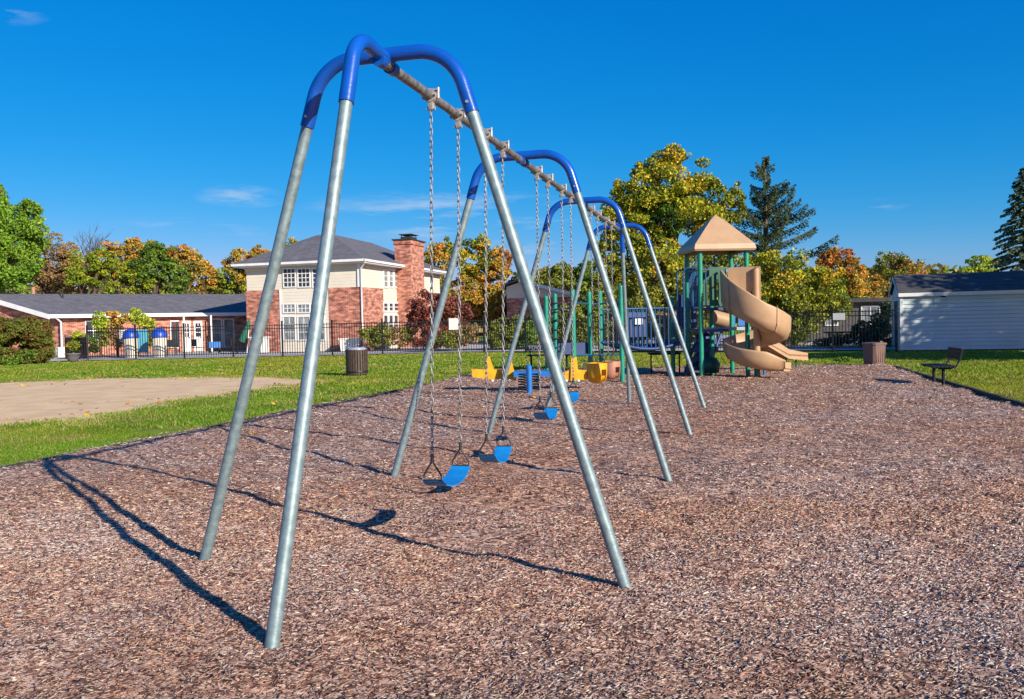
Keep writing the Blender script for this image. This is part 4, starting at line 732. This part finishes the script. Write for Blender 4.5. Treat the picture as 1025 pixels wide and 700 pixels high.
q = V(247, 349, 53.8)*[1, 1, 0]; t = thing('folded_umbrella', 'folded green patio umbrella leaning beside the house corner', 'umbrella', q); MB().tube([q, q+[.25, 0, 2.2]], .025, 8).build('pole', M['trim'], t); MB().tube([q+[-.3, 0, .75], q+[-.1, 0, 1.2], q+[.15, 0, 1.8], q+[.25, 0, 2.2]], [.2, .2, .12, .03], 12).build('canopy', M['umb'], t)
q = V(215.5, 347, 57.0)*[1, 1, 0]; t = thing('blue_bench', 'small blue storage bench under the curtained windows', 'bench', q); b = MB(); b.box((-.38, 0, .32), (.38, .4, .72), (.82, .57), q); b.build('seat', M['rideblue'], t); b = MB()
for e in (-.3, .3): b.box((e-.04, .05, 0), (e+.04, .35, .32), (.82, .57), q)
b.build('leg', M['darkmetal'], t)
q = G(73, 361.5)*[1, 1, 0]; t = thing('plant_pot', 'grey round plant pot holding a leafy stem beside the corner of fence', 'plant pot', q)
MB().lathe((q[0], q[1], 0), [(.22, 0), (.34, .18), (.36, .34), (.40, .36), (.40, .42), (.33, .42), (0, .36)], 18).build('pot', M['pot'], t); POT = (t, q)
def chair(px, Y, rz, label):
    q = V(px, 349, Y)*[1, 1, 0]; t = thing('patio_chair', label, 'chair', q, 'dark patio chairs'); d = (math.cos(rz), math.sin(rz)); MB().box((-.28, -.28, .40), (.28, .28, .44), d, q).build('seat', M['darkmetal'], t); MB().box((-.28, .24, .5), (.28, .28, .95), d, q).build('backrest', M['darkmetal'], t)
    for x in (-.25, .25):
        for y in (-.25, .25): MB().box((x-.02, y-.02, 0), (x+.02, y+.02, .5 if y > 0 else .4), d, q).build('leg', M['darkmetal'], t)
chair(172, 53.5, .5, 'dark patio chair left of the white double doors'); chair(198, 54.5, 2.5, 'dark patio chair in front of the white double doors'); chair(237, 54, 1.2, 'dark patio chair beside the folded green umbrella')
# picnic table behind right fence
q = V(846, 345, 41.5)*[1, 1, 0]; t = thing('picnic_table', 'dark picnic table in shade behind the right fence', 'table', q); MB().box((-.9, -.4, .70), (.9, .4, .76), (1, -.2), q).build('tabletop', M['darkmetal'], t)
for e in (-.75, .62): MB().box((-.9, e, .42), (.9, e+.28, .46), (1, -.2), q).build('seat', M['darkmetal'], t)
for e in (-.7, .7): MB().box((e-.04, -.7, .0), (e+.04, .8, .06), (1, -.2), q).box((e-.04, -.06, .06), (e+.04, .06, .7), (1, -.2), q).build('leg', M['darkmetal'], t)
# ------------------------------------------------------------ vegetation
PAL = dict(ygreen=[(.20, .25, .02), (.14, .20, .018), (.27, .27, .025), (.10, .14, .015)], green=[(.10, .17, .02), (.07, .13, .018), (.14, .21, .03), (.05, .095, .015)], brightgreen=[(.13, .24, .02), (.09, .18, .018), (.17, .27, .03)], yellow=[(.38, .34, .02), (.28, .29, .02), (.17, .21, .02), (.44, .28, .02), (.09, .13, .015), (.06, .10, .012)],
    gold=[(.42, .26, .03), (.33, .24, .04), (.22, .20, .04), (.45, .20, .04), (.15, .15, .03)], orange=[(.42, .17, .03), (.36, .12, .03), (.38, .24, .04), (.16, .14, .03), (.26, .09, .03)], rust=[(.25, .11, .05), (.17, .09, .045), (.22, .15, .06), (.12, .10, .03)],
    brown=[(.24, .14, .07), (.28, .17, .08), (.17, .11, .06), (.20, .17, .05)], burg=[(.14, .035, .03), (.20, .05, .04), (.09, .03, .03), (.24, .09, .05)], olive=[(.18, .20, .03), (.13, .15, .025), (.25, .25, .035), (.09, .11, .02)],
    lime=[(.34, .37, .03), (.26, .32, .03), (.18, .25, .025)], hedge=[(.10, .13, .02), (.07, .095, .018), (.12, .11, .025), (.15, .075, .03)], spruce=[(.045, .07, .028), (.06, .09, .035), (.035, .055, .022)], bluespruce=[(.08, .13, .07), (.06, .10, .05), (.12, .17, .10)])
def leafcloud(ells, Y, pals, dens=1.0, leafpx=2.3, clump=None, holes=.0, seed=0, flatz=1.0):
    """ells: ellipses in the photo (cx, cy, rx, ry[, pal]) turned into ellipsoids at depth Y"""
    r = np.random.default_rng(seed); Vs, Cs, centers = [], [], []; s = Y/F_
    for e in ells:
        cx, cy, rx, ry = e[:4]; pal = PAL[e[4]] if len(e) > 4 else PAL[pals]; dY = e[5] if len(e) > 5 else 0
        c = V(cx, cy, Y+dY); RX, RY = rx*s, ry*s; cl = clump or max(.22, min(RX, RY)*.22); nc = max(8, int(2.2*(RX*RY*RX)**(2/3)/(cl*cl)*1.0)); ntot = int(2.3*dens*rx*ry*math.pi*2.7**2/leafpx**2); npc = max(3, ntot//nc)
        d = r.normal(size=(nc, 3)); d /= np.linalg.norm(d, axis=1)[:, None]; rad = r.uniform(.42, 1, nc)**.6; lump = 1+.16*np.sin(d[:, 0]*5+seed)+.14*np.sin(d[:, 2]*6+d[:, 1]*4+seed*2)
        cc = c+d*(rad*lump)[:, None]*np.array([RX-cl*.6, RX*.8, RY-cl*.6]); cc[:, 2] = np.maximum(cc[:, 2], .1); centers.append(cc)
        base = r.integers(0, len(pal), nc); off = r.normal(size=(nc, npc, 3)); off *= (r.uniform(.25, 1, (nc, npc, 1))**.5/np.linalg.norm(off, axis=2, keepdims=True))*cl*np.array([1.15, 1.15, .8*flatz])*r.uniform(.7, 1.4, (nc, 1, 1))
        P = (cc[:, None]+off).reshape(-1, 3); n = len(P); pick = np.where(r.random(n) < .55, np.repeat(base, npc), r.integers(0, len(pal), n)); col = np.array(pal)[pick]*r.uniform(.75, 1.25, (n, 1)); k = P[:, 2] > -.05; P = P[k]; col = col[k]; n = len(P)
        T = r.normal(size=(n, 3)); T /= np.linalg.norm(T, axis=1)[:, None]; B = np.cross(T, r.normal(size=(n, 3))); B /= np.linalg.norm(B, axis=1)[:, None]; z = (leafpx*s*.5*r.uniform(.6, 1.35, n))[:, None]
        Vs.append(quads(P, T, B, z, z*.72)); Cs.append(col)
    v = np.concatenate(Vs); return v, np.arange(len(v)).reshape(-1, 4), np.concatenate(Cs), np.concatenate(centers)
def tree(name, label, ells, Y, pal, base=None, dens=1., leafpx=2.3, group='autumn trees around the yard', cat='tree', tr=None, seed=None, limbs=14, clump=None, holes=0, mt='leaf'):
    seed = seed or int(abs(ells[0][0])*7+Y); v, f, c, cen = leafcloud(ells, Y, pal, dens, leafpx, clump, holes, seed)
    bx = ells[0][0] if base is None else base; q = V(bx, 340, Y)*[1, 1, 0]; t = thing(name, label, cat, q, group); r = random.Random(seed); top = cen[:, 2].max(); tr = tr or max(.05, top*.022)
    zc = np.median(cen[:, 2]); b = MB(); mid = np.array([np.median(cen[:, 0]), np.median(cen[:, 1]), zc]); p = [q-[0, 0, .1], q+(mid-q)*.4+[r.uniform(-.1, .1)*tr, 0, 0], mid, mid*[1, 1, 0]+[0, 0, zc+(top-zc)*.6]]; b.tube(p, [tr*1.15, tr*.85, tr*.55, tr*.15], 10)
    for i in range(limbs):
        e = cen[r.randrange(len(cen))]; u = r.uniform(.2, .9); s0 = q+(mid-q)*u; m_ = s0*.5+e*.5+np.array([0, 0, .06*top*r.uniform(-.5, 1)]); b.tube([s0, m_, e], [tr*.42*(1.1-u*.5), tr*.24, tr*.07], 6)
    b.build('trunk', M['bark'], t); pmesh('crown', v, f, M[mt], t, cols=c); return t
def shrub(name, label, ells, Y, pal, **kw):
    kw.setdefault('group', 'shrubs and hedges'); return tree(name, label, ells, Y, pal, cat='shrub', limbs=6, **kw)
tree('leafy_tree', 'bright green leafy tree at the far left edge', [(-8, 232, 52, 56), (14, 262, 34, 34), (30, 215, 15, 18), (-30, 200, 40, 30)], 70, 'brightgreen', base=-12, leafpx=2.5, dens=1.0)
tree('brown_tree', 'rusty brown thinning tree right of the bright green tree', [(50, 262, 34, 30), (72, 275, 22, 22, 'rust'), (30, 280, 25, 18)], 76, 'brown', dens=.75)
def bare_tree(px, Y, ztop_px, label):
    q = V(px, 340, Y)*[1, 1, 0]; t = thing('bare_tree', label, 'tree', q, 'autumn trees around the yard'); b = MB(); r = random.Random(5); top = V(px, ztop_px, Y)[2]
    def br(p, d, l, rad, k):
        e = p+d*l; b.tube([p, (p+e)/2+np.array([r.uniform(-.1, .1)*l*.3, 0, 0]), e], [rad, rad*.8, rad*.6], 5, False)
        if k:
            for _ in range(4): nd = d+np.array([r.uniform(-.8, .8), r.uniform(-.6, .6), r.uniform(-.1, .5)]); br(p+d*l*r.uniform(.5, 1), nd/np.linalg.norm(nd), l*.62, rad*.5, k-1)
    br(q, np.array([.05, 0, 1.]), top*.5, .2, 4); b.build('trunk', M['bark'], t)
bare_tree(76, 80, 230, 'bare grey branched tree rising above the brown tree')
tree('green_tree', 'dark green tree above the left of ranch roof', [(88, 273, 22, 24), (102, 260, 16, 16)], 72, 'ygreen')
tree('orange_tree', 'orange topped tree behind the middle of ranch roof', [(118, 262, 20, 22, 'gold'), (138, 250, 16, 15, 'gold'), (112, 280, 20, 18, 'ygreen')], 78, 'orange')
tree('green_tree', 'tall mid green tree beside the orange topped tree', [(152, 266, 22, 26, 'green'), (136, 278, 24, 20, 'ygreen'), (158, 256, 14, 16), (176, 278, 14, 20, 'green')], 70, 'green', dens=1.1)
tree('rust_tree', 'golden rust coloured tree right of the mid green tree', [(187, 263, 20, 17, 'gold'), (203, 277, 16, 18, 'gold'), (178, 255, 14, 10, 'orange')], 79, 'rust')
tree('rust_tree', 'golden green tree just left of the two storey house', [(244, 268, 24, 22, 'gold'), (232, 282, 18, 16, 'ygreen'), (262, 262, 18, 16, 'gold'), (218, 284, 12, 14, 'olive')], 80, 'rust')
tree('yellow_tree', 'yellow green tree top showing over the house roof', [(297, 252, 18, 14), (280, 262, 12, 12, 'gold')], 85, 'yellow')
tree('golden_tree', 'golden green tree just right of the brick chimney', [(438, 262, 18, 24), (428, 285, 20, 24, 'olive'), (448, 250, 10, 12, 'yellow')], 84, 'gold')
tree('golden_tree', 'tall golden orange tree behind the red leaved tree', [(474, 262, 20, 28, 'yellow'), (492, 275, 20, 32, 'gold'), (465, 300, 24, 28, 'gold'), (488, 310, 22, 24, 'gold'), (505, 262, 8, 18, 'orange')], 74, 'gold', dens=1.0)
tree('dark_tree', 'dark tree right of the tall golden tree', [(515, 297, 14, 28), (505, 318, 16, 20)], 76, 'spruce', mt='needle')
tree('green_tree', 'olive round crowned tree over the small brick gable', [(565, 280, 22, 18), (548, 282, 14, 16), (586, 276, 16, 18, 'green'), (600, 292, 18, 22)], 88, 'olive')
tree('maple_tree', 'big yellow and green maple behind the play tower', [(668, 196, 46, 42), (640, 225, 34, 40), (700, 205, 34, 40), (625, 200, 20, 24), (716, 240, 28, 36, 'olive'), (668, 215, 30, 34, 'green'), (655, 262, 46, 34), (612, 262, 20, 34, 'yellow'), (690, 285, 44, 30, 'olive'), (640, 300, 36, 24, 'olive'), (735, 205, 14, 22, 'olive'), (672, 158, 18, 14), (650, 172, 18, 14)], 56, 'yellow', base=672, dens=.88, leafpx=2.7, limbs=40, tr=.38)
tree('autumn_tree', 'yellow green bushy tree right of the spiral slide', [(775, 280, 38, 38, 'yellow'), (745, 300, 26, 34, 'olive'), (800, 300, 30, 34, 'olive'), (780, 325, 38, 20, 'olive'), (822, 288, 24, 28, 'yellow'), (835, 310, 20, 14, 'olive')], 47, 'yellow', base=795, dens=.85, leafpx=2.6, limbs=22)
tree('orange_tree', 'orange crowned tree between the yellow bushy tree and the shed', [(842, 265, 20, 18), (828, 260, 12, 12), (855, 285, 20, 22, 'gold'), (840, 300, 22, 20, 'green')], 58, 'orange')
tree('olive_tree', 'thin olive and orange tree directly left of the shed', [(893, 266, 18, 14, 'olive'), (912, 272, 14, 12, 'gold'), (875, 285, 14, 22, 'gold'), (900, 262, 12, 10, 'rust')], 62, 'olive', dens=.7)
tree('yellow_tree', 'small yellow tree top above the shed roof', [(982, 268, 18, 14), (968, 274, 12, 8)], 66, 'lime')
tree('red_leaved_tree', 'small burgundy leaved tree in front of the chimney wall', [(430, 305, 24, 16), (452, 315, 22, 20), (440, 330, 26, 16), (418, 318, 14, 14)], 53.5, 'burg', dens=1.1)
shrub('hedge', 'large clipped green and red hedge at the left edge', [(8, 344, 42, 25, 'hedge'), (-20, 342, 40, 28), (38, 346, 15, 21), (4, 330, 40, 15, 'hedge'), (28, 329, 20, 12, 'hedge'), (42, 336, 11, 15, 'hedge'), (44, 350, 10, 15, 'hedge'), (30, 357, 20, 10, 'hedge'), (12, 357, 36, 10, 'green')], 45, 'hedge', dens=1.9, leafpx=2.1)
shrub('topiary_shrub', 'yellow green clipped shrub left of the orange shrub on the patio', [(100, 322, 9, 11, 'lime'), (103, 337, 7, 12, 'olive')], 52, 'lime', leafpx=2.2)
shrub('topiary_shrub', 'orange clipped shrub between the two yellow green shrubs', [(117, 319, 10, 11, 'gold'), (116, 338, 7, 14, 'brown')], 52.4, 'gold', leafpx=2.2)
shrub('topiary_shrub', 'yellow green clipped shrub above the blue lidded bins', [(137, 318, 9, 10, 'lime'), (148, 322, 9, 9, 'lime'), (150, 338, 6, 14, 'olive')], 53, 'lime', leafpx=2.2)
shrub('leafy_shrub', 'lime green shrub beside the plant pot', [(78, 342, 11, 13, 'lime'), (90, 346, 9, 10, 'green')], 50.5, 'lime', leafpx=2.2)
shrub('leafy_shrub', 'low mixed green shrub right of the house corner', [(372, 337, 12, 13), (384, 334, 10, 14, 'olive')], 53, 'olive', leafpx=2.2)
shrub('leafy_shrub', 'brownish shrub under the side windows', [(398, 336, 13, 13), (410, 334, 9, 12, 'olive')], 53.6, 'brown', leafpx=2.2)
shrub('leafy_shrub', 'dark burgundy shrub row end near the fence sign', [(428, 342, 16, 9), (446, 340, 16, 11, 'olive'), (466, 336, 14, 14, 'brown')], 50.5, 'burg', leafpx=2.2)
shrub('leafy_shrub', 'round dark green bush left of the play posts', [(507, 332, 20, 21), (525, 335, 14, 17, 'green')], 50, 'olive', dens=1.3, leafpx=2.6)
shrub('leafy_shrub', 'olive bush behind the teal play posts', [(548, 330, 22, 18), (572, 325, 18, 22), (590, 330, 14, 18)], 52, 'olive', dens=1.2, leafpx=2.6)
shrub('leafy_shrub', 'dark bush under the maple behind the bridge', [(625, 330, 26, 16), (655, 326, 26, 18, 'brown'), (688, 328, 24, 18)], 54, 'olive', dens=1.1, leafpx=2.6)
shrub('leafy_shrub', 'brown underbrush right of the spiral slide', [(770, 335, 24, 12), (795, 338, 16, 10, 'olive')], 45.5, 'brown', dens=.8, leafpx=2.4)
shrub('leafy_shrub', 'dark evergreen bush beside the left wall of the shed', [(880, 330, 14, 20), (862, 336, 14, 14), (889, 325, 8, 26), (842, 340, 14, 9), (822, 343, 10, 7)], 43, 'spruce', dens=1.2, leafpx=2.4, mt='needle')
v, f, c, cen = leafcloud([(73, 345, 5, 7, 'olive')], 46.5, 'olive', .8, 2.2, seed=3); pmesh('foliage', v, f, M['leaf'], POT[0], cols=c)
# weeds on the mulch edge before the waste container
shrub('weed_clump', 'low green weeds at the mulch edge left of the waste container', [(846, 362, 9, 2.6, 'green'), (838, 362.5, 5, 2)], 28.3, 'green', dens=1, leafpx=2.4, clump=.08, tr=.01)
# conifers
def conifer(label, px, ytop, ybase_px, halfw, Y, pal, seed, irregular, droop=.25, dens=1., lean=0):
    s = Y/F_; r = np.random.default_rng(seed); q = V(px, 345, Y)*[1, 1, 0]; top = V(px, ytop, Y)[2]; zb_ = V(px, ybase_px, Y)[2]; t = thing('spruce_tree', label, 'tree', q, 'spruce trees'); b = MB(); b.tube([q, q+[0, 0, top*.5], q+[0, 0, top]], [.28, .2, .03], 10); Vs, Cs = [], []; pal = np.array(PAL[pal]); z = top-.15; W_ = halfw*s; a0 = 0
    while z > zb_:
        u = (top-z)/(top-zb_); L0 = W_*(u**(.85 if irregular else .75))*.95+.15
        for _ in range(5 if irregular else 7):
            a0 += 2.4; l = L0*r.uniform(.38 if irregular else .8, 1.1); 
            if irregular and r.random() < .22: continue
            d = np.array([math.cos(a0), math.sin(a0), 0]); up = .28 if irregular else .05; m = 12; st = q+[0, 0, z]; pts = [st+d*l*k/m+np.array([0, 0, l*(up*(k/m)-droop*(k/m)**2)+(.2*l*(k/m)**3 if irregular else 0)]) for k in range(m+1)]; b.tube(pts[::3], [.05, .035, .022, .015, .008], 5, False)
            n = int(l*95*dens); k = r.uniform(.08, 1, n); idx = k*m; i0 = np.minimum(idx.astype(int), m-1); P = np.array(pts); C_ = P[i0]+(P[i0+1]-P[i0])*(idx-i0)[:, None]; sd_ = np.cross(d, [0, 0, 1.]); spread = (.16+.24*(1-k))*l*.42*(1.15 if not irregular else .62)
            off = r.uniform(-1, 1, n); C_ = C_+sd_*(off*spread)[:, None]+np.array([0, 0, -1.])*(r.uniform(0, .28, n)*(1-.5*np.abs(off)))[:, None]*(2.2 if irregular else .6)
            T = d*.5+sd_*np.sign(off)[:, None]*.5+r.normal(size=(n, 3))*.35+np.array([0, 0, -.35]); T /= np.linalg.norm(T, axis=1)[:, None]; B = np.cross(T, r.normal(size=(n, 3))); B /= np.linalg.norm(B, axis=1)[:, None]; sz = ((.62 if irregular else .8)*r.uniform(.09, .19, n))[:, None]*Y/60
            Vs.append(quads(C_, T, B, sz, sz*.42)); Cs.append(pal[r.integers(0, len(pal), n)]*r.uniform(.7, 1.3, (n, 1)))
        z -= (.62 if irregular else .36)*(.6+u*.6)*(r.uniform(.5, 1.5) if irregular else 1)
    b.build('trunk', M['bark'], t); v = np.concatenate(Vs); pmesh('crown', v, np.arange(len(v)).reshape(-1, 4), M['needle'], t, cols=np.concatenate(Cs))
conifer('tall open dark spruce with long drooping boughs behind the maple', 768, 156, 280, 78, 60, 'spruce', 12, True, droop=.12, dens=1.9)
conifer('dense blue green spruce at the right edge behind the shed', 1028, 165, 300, 48, 52, 'bluespruce', 9, False, dens=1.3)
# trees outside the frame to the right, whose shade falls on the shed and the lawn
def side_tree(x, y, label, R_, zc, pal, seed, dens):
    r = np.random.default_rng(seed); q = np.array([x, y, 0.]); t = thing('shade_tree', label, 'tree', q, 'trees right of the frame'); nc = int(70*dens); d = r.normal(size=(nc, 3)); d /= np.linalg.norm(d, axis=1)[:, None]; cc = q+[0, 0, zc]+d*r.uniform(.3, 1, (nc, 1))*np.array([R_, R_, R_*.75]); P = np.repeat(cc, 90, 0)+r.normal(size=(nc*90, 3))*.42; n = len(P)
    T = r.normal(size=(n, 3)); T /= np.linalg.norm(T, axis=1)[:, None]; B = np.cross(T, r.normal(size=(n, 3))); B /= np.linalg.norm(B, axis=1)[:, None]; v = quads(P, T, B, .14, .1); pmesh('crown', v, np.arange(n*4).reshape(-1, 4), M['leaf'], t, cols=np.array(PAL[pal])[r.integers(0, 3, n)])
    b = MB(); b.tube([q-[0, 0, .1], q+[0, 0, zc]], [.25, .14], 10)
    for i in range(10): e = cc[r.integers(nc)]; b.tube([q+[0, 0, zc*.6], (q+e+[0, 0, zc])/2, e], [.09, .05, .02], 6)
    b.build('trunk', M['bark'], t)
side_tree(30.5, 26.5, 'broad tree just outside the right edge shading the shed', 4.3, 8.0, 'olive', 3, 1.05)
side_tree(25.5, 22.5, 'slimmer tree just outside the right edge shading the lawn', 3.0, 5.0, 'olive', 4, 1.1)
side_tree(21.5, 24.5, 'small round tree outside the right edge nearest the bench', 2.7, 5.0, 'green', 14, .9)
side_tree(22.6, 26.6, 'short leafy tree outside the right edge between the bench and shed', 2.4, 4.4, 'olive', 15, .9)
side_tree(36.5, 24.5, 'second broad tree farther outside the right edge', 4.2, 9.6, 'green', 6, 1.1)
side_tree(27.2, 28.6, 'low crowned tree outside the right edge nearest the shed', 2.8, 6.0, 'olive', 8, .7)
# far wood closing the horizon
r = np.random.default_rng(77); n = 40000; x = r.uniform(-130, 150, n); y = r.uniform(112, 122, n); hh = 7.5+3*vnoise(x, y*0, 9, 71)+2*vnoise(x, y*0, 3, 72); z = r.random(n)*hh; P = np.stack([x, y, z], -1); T = r.normal(size=(n, 3)); T /= np.linalg.norm(T, axis=1)[:, None]; B = np.cross(T, r.normal(size=(n, 3))); B /= np.linalg.norm(B, axis=1)[:, None]
pc = np.array(PAL['olive']+PAL['rust']+PAL['green']); pmesh('far_wood', quads(P, T, B, .55, .4), np.arange(n*4).reshape(-1, 4), M['leaf'], None, cols=pc[r.integers(0, len(pc), n)], kind='stuff', label='distant band of mixed autumn woodland on the horizon', cat='woodland')
S.cycles.max_bounces = 6; S.cycles.transparent_max_bounces = 6
